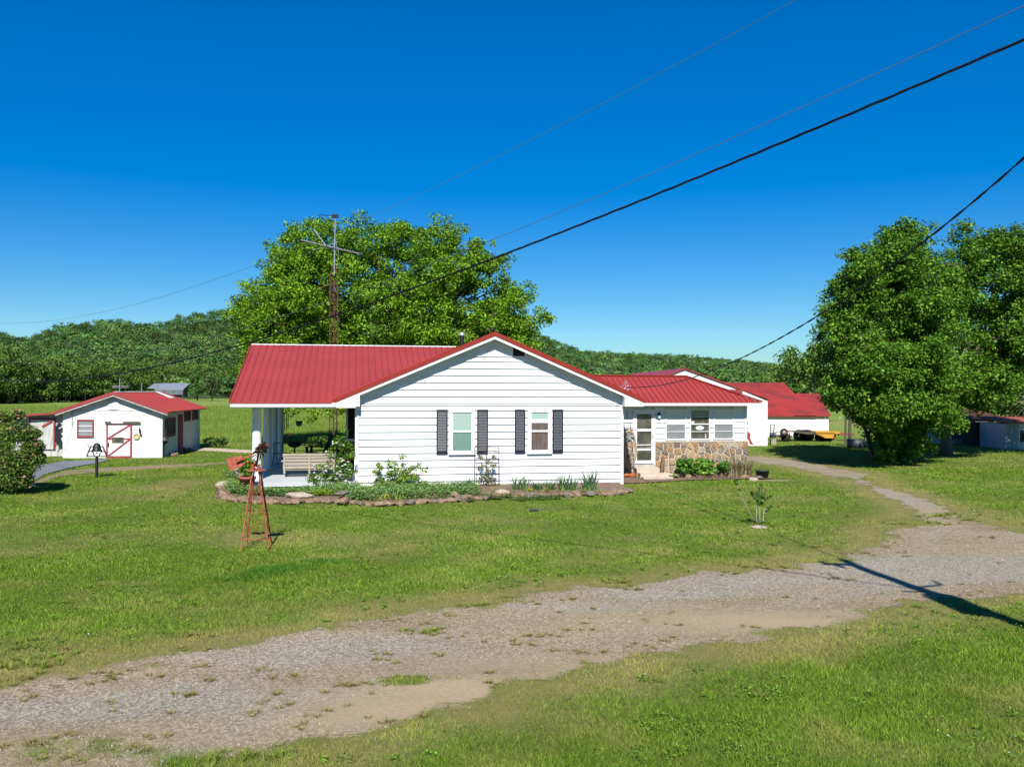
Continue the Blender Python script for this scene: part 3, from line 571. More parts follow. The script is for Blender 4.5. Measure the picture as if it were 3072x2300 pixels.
for px, Y, h, sd in ((2960, 60, 5.6, 206), (3060, 62, 6.5, 207), (2880, 64, 5.0, 208), (3150, 58, 7, 209)):
    r = proto_tree('thicket_tree', 'dark bushy tree behind the old sheds at the right edge', h, 3.0, sd, FD, nleaf=4200, ls=.26); p = at(px, 1172, Y); p.z = 0; r.location = p; r['group'] = 'trees behind the old sheds'
# --- hills with their woodland
SKX = np.array([-900, -500, 0, 90, 180, 320, 400, 460, 550, 690, 830, 1000, 1200, 1400, 1560, 1650, 1740, 1850, 2055, 2220, 2410, 2700, 3072, 3700, 4300])
SKY_ = np.array([1020, 1000, 1003, 1022, 979, 965, 972, 976, 951, 930, 925, 925, 930, 945, 975, 1018, 1055, 1061, 1068, 1083, 1101, 1105, 1108, 1110, 1110])
def prof(x):                                  # ridge distance, foot distance, ridge height
    y = np.interp(x, SKX, SKY_); D = np.interp(x, [0, 90, 180, 700, 1560, 1750, 2400, 3000], [900, 900, 620, 640, 640, 1150, 1300, 1300]); Fo = np.interp(x, [0, 500, 800, 1500, 1700, 3000], [170, 250, 290, 290, 200, 200])
    return D, Fo, 3 + (1170 - y) / F * D - 6.5
hx = np.linspace(-900, 4300, 150); ht = np.linspace(0, 1.25, 26); D, Fo, Hh = prof(hx); V = []; Fs = []
def hill_h(t_, Hh): return np.where(t_ < 1, Hh * (t_ ** 1.5) * (1.5 - .5 * t_), Hh * (1 - (t_ - 1) * 1.2))
for t_ in ht:
    Y = Fo + (D - Fo) * t_; X = (hx - 1536) / F * Y; z = hill_h(np.full_like(hx, t_), Hh) - .3 * (1 - t_); V += list(zip(X, Y, z))
for i in range(len(ht) - 1):
    for j in range(len(hx) - 1): a = i * len(hx) + j; Fs.append((a, a + 1, a + 1 + len(hx), a + len(hx)))
mb = MB(); mb.add(V, Fs); tag(mb.build('hills', 'hill', None, True), kind='structure')
rs = np.random.RandomState(8); nC = 10500; x = rs.uniform(-300, 3500, nC); t_ = rs.rand(nC) ** .8 * 1.03; t_[:700] = rs.uniform(.96, 1.02, 700); D, Fo, Hh = prof(x); Y = Fo + (D - Fo) * t_; X = (x - 1536) / F * Y; z = hill_h(t_, Hh)
keep = ~((x > 2600)); keep |= rs.rand(nC) < .25; x = x[keep]; X = X[keep]; Y = Y[keep]; z = z[keep]; nC = len(X)
cr = (1.7 + 3.2 * rs.rand(nC) ** 1.6) * (.8 + Y / 2600); cen = np.stack([X, Y, z + cr * 1.1], 1)
sub = 4; o_ = unit(rs.normal(size=(nC * sub, 3))) * np.repeat(cr, sub)[:, None] * .62; o_[:, 2] = np.abs(o_[:, 2]) * .8; c2 = np.repeat(cen, sub, 0) + o_; r2 = np.repeat(cr, sub) * .5
P, idx, dd = blobs(rs, c2, r2, np.full(len(c2), 22)); tone = np.clip(1.0 + .42 * rs.normal(size=nC), .35, 2.0)[idx // sub][:, None]
hue = rs.rand(nC)[idx // sub][:, None]; cA = np.array([.040, .11, .026]); cB = np.array([.095, .155, .036]); cc = (cA * (1 - hue) + cB * hue) * tone * (.62 + .76 * fbm(X, Y, 90, 17))[idx // sub][:, None] * (.9 + .2 * rs.rand(len(P), 1))
V = leafV(P, r2[idx] * .40 * (.7 + .6 * rs.rand(len(P))), rs, up=.3, aspect=.9, nrm=dd * 1.6)
tag(npobj('hillside_woodland', V, 4, cc, 'wood_leaf'), 'dense green oak woodland covering the hills', 'forest', kind='stuff')
# ================================================================== FARMHOUSE
farm = thing('farmhouse', 'white lap sided farmhouse with a red metal roof, porch and stone fronted wing', 'house', HO, TH)
W = 8.32; EZ = 2.52; SL = .425; PKU = 4.16; RZ = 4.75; RO = .34      # wall width, soffit, pitch, peak, ridge, rake overhang
def rake_z(u): return RZ - SL * abs(u - PKU)
def lap(mb, u0, u1, z0, z1, y, pitch, axis='u', lip=.040, holes=()):
    """lap siding rows; rows are cut by the gable rake and by holes (ua,ub,za,zb)"""
    k = math.floor(z0 / pitch + 1e-6); z = z0
    while z < z1 - 1e-4:
        zt = min((k + 1) * pitch + .0, z1); k += 1
        if zt - z < .004: z = zt; continue
        segs = [(u0, u1)]
        for (a, b, c, d) in holes:
            if zt > c and z < d:
                ns = []
                for s in segs:
                    if s[1] <= a or s[0] >= b: ns.append(s); continue
                    if s[0] < a: ns.append((s[0], a))
                    if s[1] > b: ns.append((b, s[1]))
                segs = ns
        for a, b in segs:
            mb.add([(a, y - lip, z), (b, y - lip, z), (b, y - .002, zt), (a, y - .002, zt)], [(0, 1, 2, 3)])
            mb.add([(a, y, z), (b, y, z), (b, y - lip, z), (a, y - lip, z)], [(0, 1, 2, 3)])
        z = zt
# front wall
mb = MB(); lap(mb, 0, W, .02, EZ, 0, .2155)
z = EZ - .006; zrow = 12 * .2155
# gable rows
z = zrow - .2155 * 0
zz = [EZ] + [.2155 * k for k in range(12, 19)] + [4.03]
for a, b in zip(zz[:-1], zz[1:]):
    if b - a < .01: continue
    ua = PKU - (RZ - .14 - a) / SL; ub = PKU + (RZ - .14 - a) / SL; ua2 = PKU - (RZ - .14 - b) / SL; ub2 = PKU + (RZ - .14 - b) / SL
    ua, ub = max(ua, 0), min(ub, W); ua2, ub2 = max(ua2, 0), min(ub2, W)
    mb.add([(ua, -.040, a), (ub, -.040, a), (ub2, -.002, b), (ua2, -.002, b)], [(0, 1, 2, 3)]); mb.add([(ua, 0, a), (ub, 0, a), (ub, -.040, a), (ua, -.040, a)], [(0, 1, 2, 3)])
mb.build('wall', 'siding', farm)
# core walls behind (side, back)
mb = MB(); mb.prism([(0, .012, .02), (W, .012, .02), (W, .012, EZ), (PKU, .012, RZ - .15), (0, .012, EZ)], (0, 10.8, 0)); mb.build('side_wall', 'siding', farm)
mb = MB(); mb.box(.02, W - .02, .03, 10.7, -.3, .03); mb.build('foundation', 'concrete', farm)
mb = MB(); mb.box(-.03, .06, -.052, -.0405, .0, EZ); mb.box(-.032, -.005, -.035, .08, .0, EZ); mb.build('corner_board', 'white', farm)
mb = MB(); mb.box(W - .05, W + .03, -.052, -.0405, .02, EZ); mb.build('corner_board', 'white', farm)
# upright boards at the peak, with grooves
mb = MB(); zb = 4.055; uu = PKU - (RZ - .16 - zb) / SL
while uu < PKU + (RZ - .16 - zb) / SL - .02:
    u1 = min(uu + .09, PKU + (RZ - .16 - zb) / SL)
    if not (PKU + .58 < uu < PKU + .98):
        zt0 = RZ - .15 - SL * abs(uu - PKU); zt1 = RZ - .15 - SL * abs(u1 - .008 - PKU)
        if zt0 > zb + .01 or zt1 > zb + .01: mb.prism([(uu, -.012, zb), (u1 - .008, -.012, zb), (u1 - .008, -.012, max(zt1, zb + .002)), (uu, -.012, max(zt0, zb + .002))], (0, .02, 0))
    uu = u1
mb.build('gable_boards', 'siding', farm)
mb = MB(); mb.prism([(PKU + .57, -.006, zb), (PKU + 1.15, -.006, zb), (PKU + .57, -.006, RZ - .15 - SL * .57)], (0, .015, 0)); mb.build('gable_vent', 'dark', farm)
mb = MB(); mb.box(PKU - 1.25, PKU + 1.25, -.045, -.004, 4.03, 4.055); mb.build('gable_ledge', 'white', farm)
# main roof with ribs
def ribbed(mb, poly_fn, u0, u1, step, off=.0):
    pass
mb = MB(); th = .05; E0 = -.70; E1 = 8.98; Zl = RZ - SL * (PKU - E0); Zr = RZ - SL * (E1 - PKU)
for (a, za) in ((E0, Zl), (E1, Zr)):
    mb.prism([(a, -RO, za), (PKU, -RO, RZ), (PKU, 11.1, RZ), (a, 11.1, za)], (0, 0, -.03))
    k = -RO + .1
    while k < 11.0:
        mb.bar((a, k, za + .012), (PKU, k, RZ + .012), .045, .024); k += .23
mb.build('roof', 'roof', farm)
mb = MB()
for a, za in ((E0, Zl), (E1, Zr)):             # red rake trim with its top flange, white board under it
    mb.prism([(a, -RO - .02, za + .03), (PKU, -RO - .02, RZ + .035), (PKU, -RO - .02, RZ - .095), (a, -RO - .02, za - .10)], (0, .018, 0))
    mb.prism([(a, -RO - .02, za + .031), (PKU, -RO - .02, RZ + .036), (PKU, -RO + .1, RZ + .036), (a, -RO + .1, za + .031)], (0, 0, .004))
mb.build('rake_trim', 'redtrim', farm)
mb = MB(); mb.prism([(PKU - .12, -RO, RZ - .02), (PKU, -RO, RZ + .04), (PKU + .12, -RO, RZ - .02)], (0, 11.4, 0)); mb.build('ridge_cap', 'roof', farm)
mb = MB()
for sgn, a in ((-1, -.05), (1, W + .06)):
    za = RZ - SL * abs(a - PKU)
    mb.prism([(a, -RO + .002, za - .10), (PKU, -RO + .002, RZ - .10), (PKU, -RO + .002, RZ - .19), (a, -RO + .002, za - .19)], (0, .022, 0))
    mb.prism([(a, -RO + .024, za - .12), (PKU, -RO + .024, RZ - .12), (PKU, -RO + .024, RZ - .13), (a, -RO + .024, za - .13)], (0, RO - .03, 0))
mb.build('soffit', 'white', farm)
for a, b in ((-.62, .10), (W - .02, W + .60)):
    mb = MB()
    f_ = lambda u: RZ - SL * abs(u - PKU) - .10
    mb.prism([(a, -RO + .001, 2.5), (b, -RO + .001, 2.5), (b, -RO + .001, f_(b)), (a, -RO + .001, max(f_(a), 2.52))], (0, RO - .026, 0))
    mb.box(a, b, -.03, 10.9, 2.46, 2.499)
    mb.build('eave_return', 'white', farm)
# windows and shutters on the gable wall
def sash_window(u0, u1, z0, z1, y, kind):
    fr = MB(); t_ = .085
    fr.box(u0 - t_, u0, y - .055, y, z0 - .03, z1 + .08); fr.box(u1, u1 + t_, y - .055, y, z0 - .03, z1 + .08)
    fr.box(u0, u1, y - .055, y, z1, z1 + .08); fr.box(u0 - t_ - .02, u1 + t_ + .02, y - .065, y - .001, z0 - .11, z0 - .03); fr.box(u0, u1, y - .05, y, z0 - .03, z0 + .01)
    w_ = fr.build('window', 'white', farm)
    zm = (z0 + z1) / 2 + .01; s = MB(); s.box(u0 + .001, u1 - .001, y - .048, y - .022, zm - .028, zm + .028); s.box(u0 + .001, u0 + .03, y - .040, y - .02, z0 + .011, z1 - .001); s.box(u1 - .03, u1 - .001, y - .040, y - .02, z0 + .011, z1 - .001); s.build('sash', 'white', w_)
    p = MB(); p.add([(u0, y - .034, zm), (u1, y - .034, zm), (u1, y - .034, z1), (u0, y - .034, z1)], [(0, 1, 2, 3)]); p.add([(u0, y - .031, z0), (u1, y - .031, z0), (u1, y - .031, zm), (u0, y - .031, zm)], [(0, 1, 2, 3)]); p.build('pane', 'glass', w_)
    if kind == 1:
        b = MB(); k = zm
        while k < z1 - .01: b.add([(u0, y - .030, k), (u1, y - .030, k), (u1, y - .024, k + .021), (u0, y - .024, k + .021)], [(0, 1, 2, 3)]); k += .022
        b.build('blind', 'blind', w_)
        b = MB(); b.add([(u0, y - .024, z0), (u1, y - .024, z0), (u1, y - .024, zm), (u0, y - .024, zm)], [(0, 1, 2, 3)]); b.build('screen', 'screen', w_)
    else:
        b = MB(); zc = z1 - .33; b.add([(u0, y - .030, zc), (u1, y - .030, zc), (u1, y - .030, z1 - .20), (u0, y - .030, z1 - .20)], [(0, 1, 2, 3)]); b.build('blind', 'shade', w_)
        b = MB(); b.add([(u0, y - .028, z1 - .20), (u1, y - .028, z1 - .20), (u1, y - .028, z1), (u0, y - .028, z1)], [(0, 1, 2, 3)]); b.build('valance', 'blind', w_)
        b = MB(); k = u0
        while k < u1 - .01: b.add([(k, y - .008, z0), (k + .02, y - .022, z0), (k + .02, y - .022, zc), (k, y - .008, zc)], [(0, 1, 2, 3)]); b.add([(k + .02, y - .022, z0), (k + .04, y - .008, z0), (k + .04, y - .008, zc), (k + .02, y - .022, zc)], [(0, 1, 2, 3)]); k += .04
        b.build('curtain', 'curtain', w_)
    return w_
sash_window(2.88, 3.51, 1.13, 2.31, -.041, 1); sash_window(5.33, 5.92, 1.13, 2.31, -.041, 2)
for u0, u1 in ((2.41, 2.75), (3.66, 4.0), (4.84, 5.17), (6.04, 6.38)):
    m_ = MB(); y = -.042; z0, z1 = 1.05, 2.40
    m_.box(u0, u0 + .035, y - .03, y, z0, z1); m_.box(u1 - .035, u1, y - .03, y, z0, z1); m_.box(u0 + .035, u1 - .035, y - .03, y, z1 - .05, z1); m_.box(u0 + .035, u1 - .035, y - .03, y, z0, z0 + .09)
    m_.box(u0 + .035, u1 - .035, y - .006, y - .001, z0 + .09, z1 - .05); s = m_.build('shutter', 'shutter', farm)
    m_ = MB(); k = z0 + .095
    while k < z1 - .07: m_.add([(u0 + .036, y - .028, k), (u1 - .036, y - .028, k), (u1 - .036, y - .008, k + .034), (u0 + .036, y - .008, k + .034)], [(0, 1, 2, 3)]); m_.add([(u0 + .036, y - .028, k), (u1 - .036, y - .028, k), (u1 - .036, y - .024, k - .006), (u0 + .036, y - .024, k - .006)], [(0, 1, 2, 3)]); k += .048
    m_.build('louvres', 'louvre', s)
# porch: slab, roof, columns, ceiling, beams
mb = MB(); mb.box(-3.15, -.03, -.42, 10.2, .17, .30); mb.build('porch_floor', 'porch', farm)
mb = MB(); mb.box(-2.95, -.03, -.36, 10.1, -.1, .17); mb.build('porch_base', 'concrete', farm)
PS = (4.57 - 2.62) / 5.43
def pz(v): return 4.57 - PS * abs(v - 4.98)
mb = MB(); FE = -RO - .05
mb.prism([(-3.61, FE, pz(FE)), (-.715, FE, pz(FE)), (-.3, 0.12, pz(.12)), (3.6, 4.98, 4.57), (-3.61, 4.98, 4.57)], (0, 0, -.03))
mb.prism([(-3.61, 10.4, pz(10.4)), (-.7, 10.4, pz(10.4)), (3.6, 4.98, 4.57), (-3.61, 4.98, 4.57)][::-1], (0, 0, -.03))
k = -3.5
while k < 3.5:
    v0 = FE if k < -.72 else FE + .38 + (k + .72) * 1.15
    if v0 < 4.9: mb.bar((k, v0, pz(v0) + .012), (k, 4.98, 4.582), .03, .022)
    if k < -.7: mb.bar((k, 10.4, pz(10.4) + .012), (k, 4.98, 4.582), .03, .022)
    k += .218
pr_ = mb.build('porch_roof', 'roof', farm)
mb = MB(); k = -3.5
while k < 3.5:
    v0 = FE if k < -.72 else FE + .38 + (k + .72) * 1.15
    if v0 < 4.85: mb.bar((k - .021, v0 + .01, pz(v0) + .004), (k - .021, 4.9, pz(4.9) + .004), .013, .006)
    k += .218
mb.build('rib_shade_lines', 'rib_shade', pr_)  # thin dark strips painted as the shadow line beside each rib
mb = MB(); mb.prism([(-3.63, 4.98 - .1, pz(4.88) + .022), (-3.63, 4.98, 4.595), (-3.63, 5.08, pz(5.08) + .022)], (7.2, 0, 0)); mb.build('porch_ridge_cap', 'white', farm)  # white colour paints the pale highlight along the ridge
mb = MB(); mb.bar((-3.615, FE, pz(FE) - .01), (-3.615, 4.98, 4.56), .02, .12); mb.bar((-3.615, 10.4, pz(10.4) - .01), (-3.615, 4.98, 4.56), .02, .12); mb.box(-3.6, -.72, FE - .012, FE + .006, pz(FE) - .045, pz(FE) - .004); mb.build('porch_roof_trim', 'roof', farm)
mb = MB(); mb.box(-3.59, -.60, FE + .012, FE + .04, 2.49, pz(FE) - .032); mb.box(-3.59, -.60, 10.3, 10.33, 2.49, 2.6); mb.box(-3.6, -3.57, FE + .041, 10.3, 2.49, 2.6); mb.build('porch_fascia', 'white', farm)
mb = MB(); mb.box(-3.56, -.02, FE + .042, 10.28, 2.46, 2.489); mb.build('porch_ceiling', 'white', farm)
for v in (.5, 3.7, 6.1, 8.8):
    m_ = MB(); m_.lathe((-2.94, v, 0), [(.001, .30), (.185, .30), (.185, .36), (.165, .37), (.15, .42), (.14, .45), (.132, 2.36), (.15, 2.40), (.15, 2.46)], 28); m_.build('column', 'white', farm, True)
# porch side: projecting window, dark trim
def bay():
    v0, v1 = 3.4, 4.9; m_ = MB(); u0 = -.34
    m_.box(u0, -.001, v0, v0 + .05, 1.25, 2.44); fr = m_.build('bay_window', 'white', farm)
    m_ = MB(); m_.box(u0 + .0, .0, v0 + .05, v1, 1.25, 1.33); m_.box(u0, 0, v0 + .05, v1, 2.36, 2.44); m_.box(u0, u0 + .05, v0 + .051, v0 + .12, 1.33, 2.36); m_.box(u0, u0 + .05, v1 - .06, v1, 1.33, 2.36); m_.build('frame', 'white', fr)
    m_ = MB(); m_.box(u0 + .07, -.035, v0 - .012, v0 - .003, 1.34, 2.38); m_.build('pane', 'dark', fr)
    m_ = MB(); m_.box(-.05, -.003, 1.2, 1.26, .35, 2.4); m_.box(-.05, -.003, 2.2, 2.26, .35, 2.4); m_.box(-.05, -.003, 1.261, 2.199, 2.34, 2.4); d_ = m_.build('side_door', 'white', farm)
    m_ = MB(); m_.box(-.03, -.004, 1.261, 2.199, .35, 2.339); m_.build('screen', 'dark', d_)
bay()
mb = MB(); mb.lathe((3.55, 3.0, 0), [(.075, 4.2), (.075, 4.86)], 14); pipe = mb.build('vent_pipe', 'blackmetal', farm, True)
mb = MB(); mb.lathe((3.55, 3.0, 0), [(.1, 4.86), (.1, 4.97), (.001, 4.975)], 14); mb.build('cap', 'galv', pipe, True)
# ---------------- wing
WV = 2.3; WE = 13.72; GV = WV - .42
def wz(v): return 2.60 + (3.53 - 2.60) / 2.0 * (v - GV)
mb = MB(); wins = [(10.42, 10.98), (11.10, 11.66), (11.77, 12.33)]
WU = []
for xa, xb in ((1996, 2056), (2069, 2128), (2140, 2199)): WU.append((hv(xa, 1270, WV)[0], hv(xb, 1270, WV)[0]))
WZ0, WZ1 = hv(2100, 1316, WV)[1], hv(2100, 1227, WV)[1]
DU0, DU1 = hv(1903, 1300, WV)[0], hv(1959, 1300, WV)[0]; DZ0, DZ1 = hv(1930, 1389, WV)[1], hv(1930, 1233, WV)[1]
WE = hv(2238, 1270, WV)[0]; ST = hv(2100, 1321, WV)[1]
holes = [(a, b, WZ0, WZ1) for a, b in WU] + [(DU0 - .04, DU1 + .04, 0, DZ1 + .04)]
lap(mb, W, WE, ST, 2.47, WV, .19, lip=.042, holes=holes); mb.build('wing_wall', 'siding', farm)
mb = MB(); mb.box(W + .02, WE, WV + .03, WV + 7, -.1, 2.47); mb.box(W, DU0 - .04, WV + .001, WV + .03, 0, ST); mb.build('wing_side_wall', 'siding', farm)
mb = MB(); mb.box(DU1 + .05, WE + .10, WV - .06, WV - .0005, ST - .045, ST + .0); mb.build('stone_cap', 'mortar', farm)
mb = MB(); mb.box(WE - .07, WE + .012, WV - .055, WV - .043, ST, 2.47); mb.box(WE + .001, WE + .03, WV - .03, WV + 7, ST, 2.47); mb.build('corner_board', 'white', farm)
# fieldstone wainscot: voronoi stones
def vor(x0, x1, z0, z1, nx_, nz_, seed):
    rs_ = random.Random(seed); S = []
    for i in range(nx_):
        for j in range(nz_): S.append((x0 + (i + .5 + rs_.uniform(-.42, .42)) * (x1 - x0) / nx_, z0 + (j + .5 + rs_.uniform(-.38, .38)) * (z1 - z0) / nz_))
    out = []
    for a in S:
        P = [(x0, z0), (x1, z0), (x1, z1), (x0, z1)]
        for b in S:
            if b is a: continue
            mx_, mz_ = (a[0] + b[0]) / 2, (a[1] + b[1]) / 2; nx2, nz2 = b[0] - a[0], b[1] - a[1]; L = math.hypot(nx2, nz2); nx2 /= L; nz2 /= L
            mx_ -= nx2 * .017; mz_ -= nz2 * .017; Q = []
            for i in range(len(P)):
                p, q = P[i], P[(i + 1) % len(P)]; dp = (p[0] - mx_) * nx2 + (p[1] - mz_) * nz2; dq = (q[0] - mx_) * nx2 + (q[1] - mz_) * nz2
                if dp <= 0: Q.append(p)
                if dp * dq < 0: t__ = dp / (dp - dq); Q.append((p[0] + (q[0] - p[0]) * t__, p[1] + (q[1] - p[1]) * t__))
            P = Q
            if len(P) < 3: break
        if len(P) >= 3: out.append((a, P))
    return out
def stones(x0, x1, z0, z1, nx_, nz_, seed, y, name='fieldstones'):
    m_ = MB(); rs_ = random.Random(seed)
    for a, P in vor(x0, x1, z0, z1, nx_, nz_, seed):
        m_.col = rs_.choice([(.27, .16, .08), (.30, .20, .11), (.22, .14, .085), (.25, .19, .13), (.20, .155, .11), (.34, .24, .14), (.15, .11, .085), (.31, .26, .20), (.29, .16, .075), (.18, .135, .10)]); dep = rs_.uniform(.02, .05); k = len(P)
        cx = sum(p[0] for p in P) / k; cz = sum(p[1] for p in P) / k
        i0 = [(p[0], y, p[1]) for p in P]; i1 = [(cx + (p[0] - cx) * .97, y - dep * .8, cz + (p[1] - cz) * .97) for p in P]; i2 = [(cx + (p[0] - cx) * .8 + rs_.uniform(-.008, .008), y - dep, cz + (p[1] - cz) * .8 + rs_.uniform(-.008, .008)) for p in P]
        m_.add(i0 + i1 + i2, [(i, (i + 1) % k, (i + 1) % k + k, i + k) for i in range(k)] + [(i + k, (i + 1) % k + k, (i + 1) % k + 2 * k, i + 2 * k) for i in range(k)] + [tuple(range(2 * k, 3 * k))])
    return m_.build(name, 'stone', farm)
mb = MB(); mb.box(DU1 + .05, WE + .06, WV - .025, WV - .001, -.1, ST - .046); mb.box(WE + .035, WE + .06, WV, WV + 7, -.1, ST - .046); mb.box(W + .03, DU0 - .045, WV - .025, WV - .002, -.1, ST - .02); wm_ = mb.build('mortar_bed', 'mortar', farm)
stones(DU1 + .06, WE + .06, -.05, ST - .05, 15, 6, 3, WV - .024); stones(W + .04, DU0 - .05, -.05, ST - .03, 3, 6, 5, WV - .024, 'fieldstones')
# wing roof (hip at the right)
hip_u, hip_v = 11.98, GV + 2.0; RE = 14.0; zr_ = wz(hip_v)
mb = MB(); mb.prism([(8.2, GV, 2.60), (RE, GV, 2.60), (hip_u, hip_v, zr_), (6.0, hip_v, zr_)], (0, 0, -.03))
mb.prism([(RE, GV, 2.60), (RE, GV + 4.0 + 3, 2.60), (hip_u, hip_v + 3, zr_), (hip_u, hip_v, zr_)], (0, 0, -.03))
mb.prism([(6.0, hip_v, zr_), (hip_u, hip_v, zr_), (hip_u, hip_v + 3, zr_), (6.0, hip_v + 3, zr_)], (0, 0, -.03))
k = 8.3
while k < RE - .05:
    ve = hip_v if k < hip_u else GV + (RE - k)
    mb.bar((k, GV, 2.612), (k, ve, wz(ve) + .012), .03, .022); k += .2
wr_ = mb.build('wing_roof', 'roof', farm)
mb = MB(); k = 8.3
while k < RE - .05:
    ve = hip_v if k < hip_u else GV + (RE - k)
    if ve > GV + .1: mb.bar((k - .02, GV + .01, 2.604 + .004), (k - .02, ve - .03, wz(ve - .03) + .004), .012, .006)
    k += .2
mb.build('rib_shade_lines', 'rib_shade', wr_)  # painted shadow strips beside the wing roof ribs
mb = MB(); mb.bar((6.0, hip_v, zr_ + .02), (hip_u, hip_v, zr_ + .02), .16, .04); mb.bar((hip_u, hip_v, zr_ + .02), (RE + .02, GV - .02, 2.63), .16, .04); mb.build('wing_ridge_cap', 'redtrim', farm)
mb = MB(); mb.box(8.95, RE + .02, GV - .10, GV - .006, 2.48, 2.495); mb.prism([(8.95, GV - .10, 2.48), (8.95, GV - .12, 2.575), (8.95, GV - .108, 2.575), (8.95, GV - .09, 2.48)], (RE - 8.93, 0, 0)); mb.box(8.95, RE, GV - .005, GV + .02, 2.47, 2.565); mb.build('gutter', 'white', farm)
mb = MB(); mb.box(8.3, RE - .02, GV + .021, WV + .02, 2.471, 2.49); mb.build('wing_soffit', 'white', farm)
# wing windows: four-light sliders
for i, (a, b) in enumerate(WU):
    z0, z1 = WZ0, WZ1; m_ = MB(); y = WV - .05
    m_.box(a, a + .03, y, WV + .02, z0, z1); m_.box(b - .03, b, y, WV + .02, z0, z1); m_.box(a + .03, b - .03, y, WV + .02, z1 - .03, z1); m_.box(a - .03, b + .03, y - .02, WV + .02, z0 - .035, z0 + .012)
    w_ = m_.build('window', 'white', farm); m_ = MB()
    for f_ in (.25, .5, .75): m_.box(a + .03, b - .03, y + .004, y + .02, z0 + (z1 - z0) * f_ - (.012 if f_ != .5 else .02), z0 + (z1 - z0) * f_ + (.008 if f_ != .5 else .02))
    m_.build('muntin', 'white', w_); h = (z1 - z0)
    def pl(name, mat, f0, f1, yy, par=w_):
        q = MB(); q.add([(a + .03, yy, z0 + h * f0), (b - .03, yy, z0 + h * f0), (b - .03, yy, z0 + h * f1), (a + .03, yy, z0 + h * f1)], [(0, 1, 2, 3)]); return q.build(name, mat, par)
    pl('pane', 'glass', 0, 1, y + .013)
    if i != 1: pl('roller_shade', 'shade', .5, 1, y + .03); pl('screen', 'greyglass', 0, .5, y + .03)
    else:
        pl('room_behind', 'dim', 0, 1, y + .045); pl('lace_curtain', 'lace', .78, 1, y + .03)
        q = MB(); c_ = (a + b) / 2 - .0; q.add([(c_ + .155 * math.cos(j * PI / 12), y + .025, z0 + h * .37 + .075 * math.sin(j * PI / 12)) for j in range(24)], [tuple(range(24))]); q.build('oval_plate', 'plaque', w_)
        q = MB(); q.lathe((b - .15, y + .035, 0), [(.001, z0 + .01), (.04, z0 + .01), (.04, z0 + .09), (.025, z0 + .1), (.04, z0 + .13), (.02, z0 + .17), (.001, z0 + .18)], 10); q.build('figurine', 'palerock', w_, True)
        q = MB(); q.box(a + .06, a + .16, y + .025, y + .03, z0 + h * .53, z0 + h * .6); q.build('card', 'white', w_)
# screen door
m_ = MB(); y = WV - .06; a, b, z0, z1 = DU0, DU1, DZ0, DZ1
for q in ((a, a + .075, z0, z1), (b - .075, b, z0, z1)): m_.box(q[0], q[1], y, y + .03, q[2], q[3])
hh = z1 - z0
for f0, f1 in ((0, .055), (.245, .285), (.345, .36), (.615, .66), (.945, 1)): m_.box(a + .075, b - .075, y + .001, y + .029, z0 + hh * f0, z0 + hh * f1)
d_ = m_.build('screen_door', 'white', farm)
q = MB(); q.add([(a + .07, y + .02, z0), (b - .07, y + .02, z0), (b - .07, y + .02, z1), (a + .07, y + .02, z1)], [(0, 1, 2, 3)]); q.build('pane', 'glass', d_)
q = MB(); q.add([(a + .07, y + .027, z0), (b - .07, y + .027, z0), (b - .07, y + .027, z1), (a + .07, y + .027, z1)], [(0, 1, 2, 3)]); q.build('dim_interior', 'dim', d_)
q = MB(); q.tube([(b - .035, y - .02, z0 + hh * .48), (b - .035, y - .04, z0 + hh * .5), (b - .035, y - .02, z0 + hh * .55)], .01, 6); q.build('handle', 'blackmetal', d_)
q = MB(); q.box(a - .06, a - .004, y - .01, WV + .01, z0 - .03, z1 + .06); q.box(b + .004, b + .06, y - .01, WV + .01, z0 - .03, z1 + .06); q.box(a - .004, b + .004, y - .01, WV + .01, z1 + .004, z1 + .06); q.build('door_frame', 'white', farm)
q = MB(); q.box(a - .06, b + .06, y - .03, WV, z0 - .14, z0 - .031); q.build('door_sill', 'concrete', farm)
q = MB(); q.box(a - .05, b + .25, WV - .40, WV - .07, -.02, .34); q.box(a - .02, b + .32, WV - .72, WV - .401, -.02, .20); q.box(a, b + .36, WV - 1.0, WV - .721, -.02, .085); q.build('step', 'slab', farm)
u_, z_ = hv(1975, 1245, WV); q = MB(); q.lathe((u_, WV - .09, 0), [(.001, z_ + .1), (.06, z_ + .06), (.065, z_ + .01)], 12); q.bar((u_, WV - .02, z_ + .06), (u_, WV - .09, z_ + .09), .03); la = q.build('wall_lantern', 'blackmetal', farm)
q = MB(); q.lathe((u_, WV - .09, 0), [(.055, z_ + .01), (.06, z_ - .06), (.035, z_ - .12), (.001, z_ - .13)], 12); q.build('glass_globe', 'plaque', la, True)
u_, z_ = hv(1885, 1310, WV); q = MB(); q.box(u_ - .06, u_ + .07, WV - .12, WV - .03, z_ - .1, z_ + .12); q.build('meter_box', 'galv', farm)
q = MB(); q.tube([(u_ - .02, WV - .04, z_ + .12), (u_ - .05, WV - .04, 2.3)], .008, 5); q.build('conduit', 'cablegrey', farm)
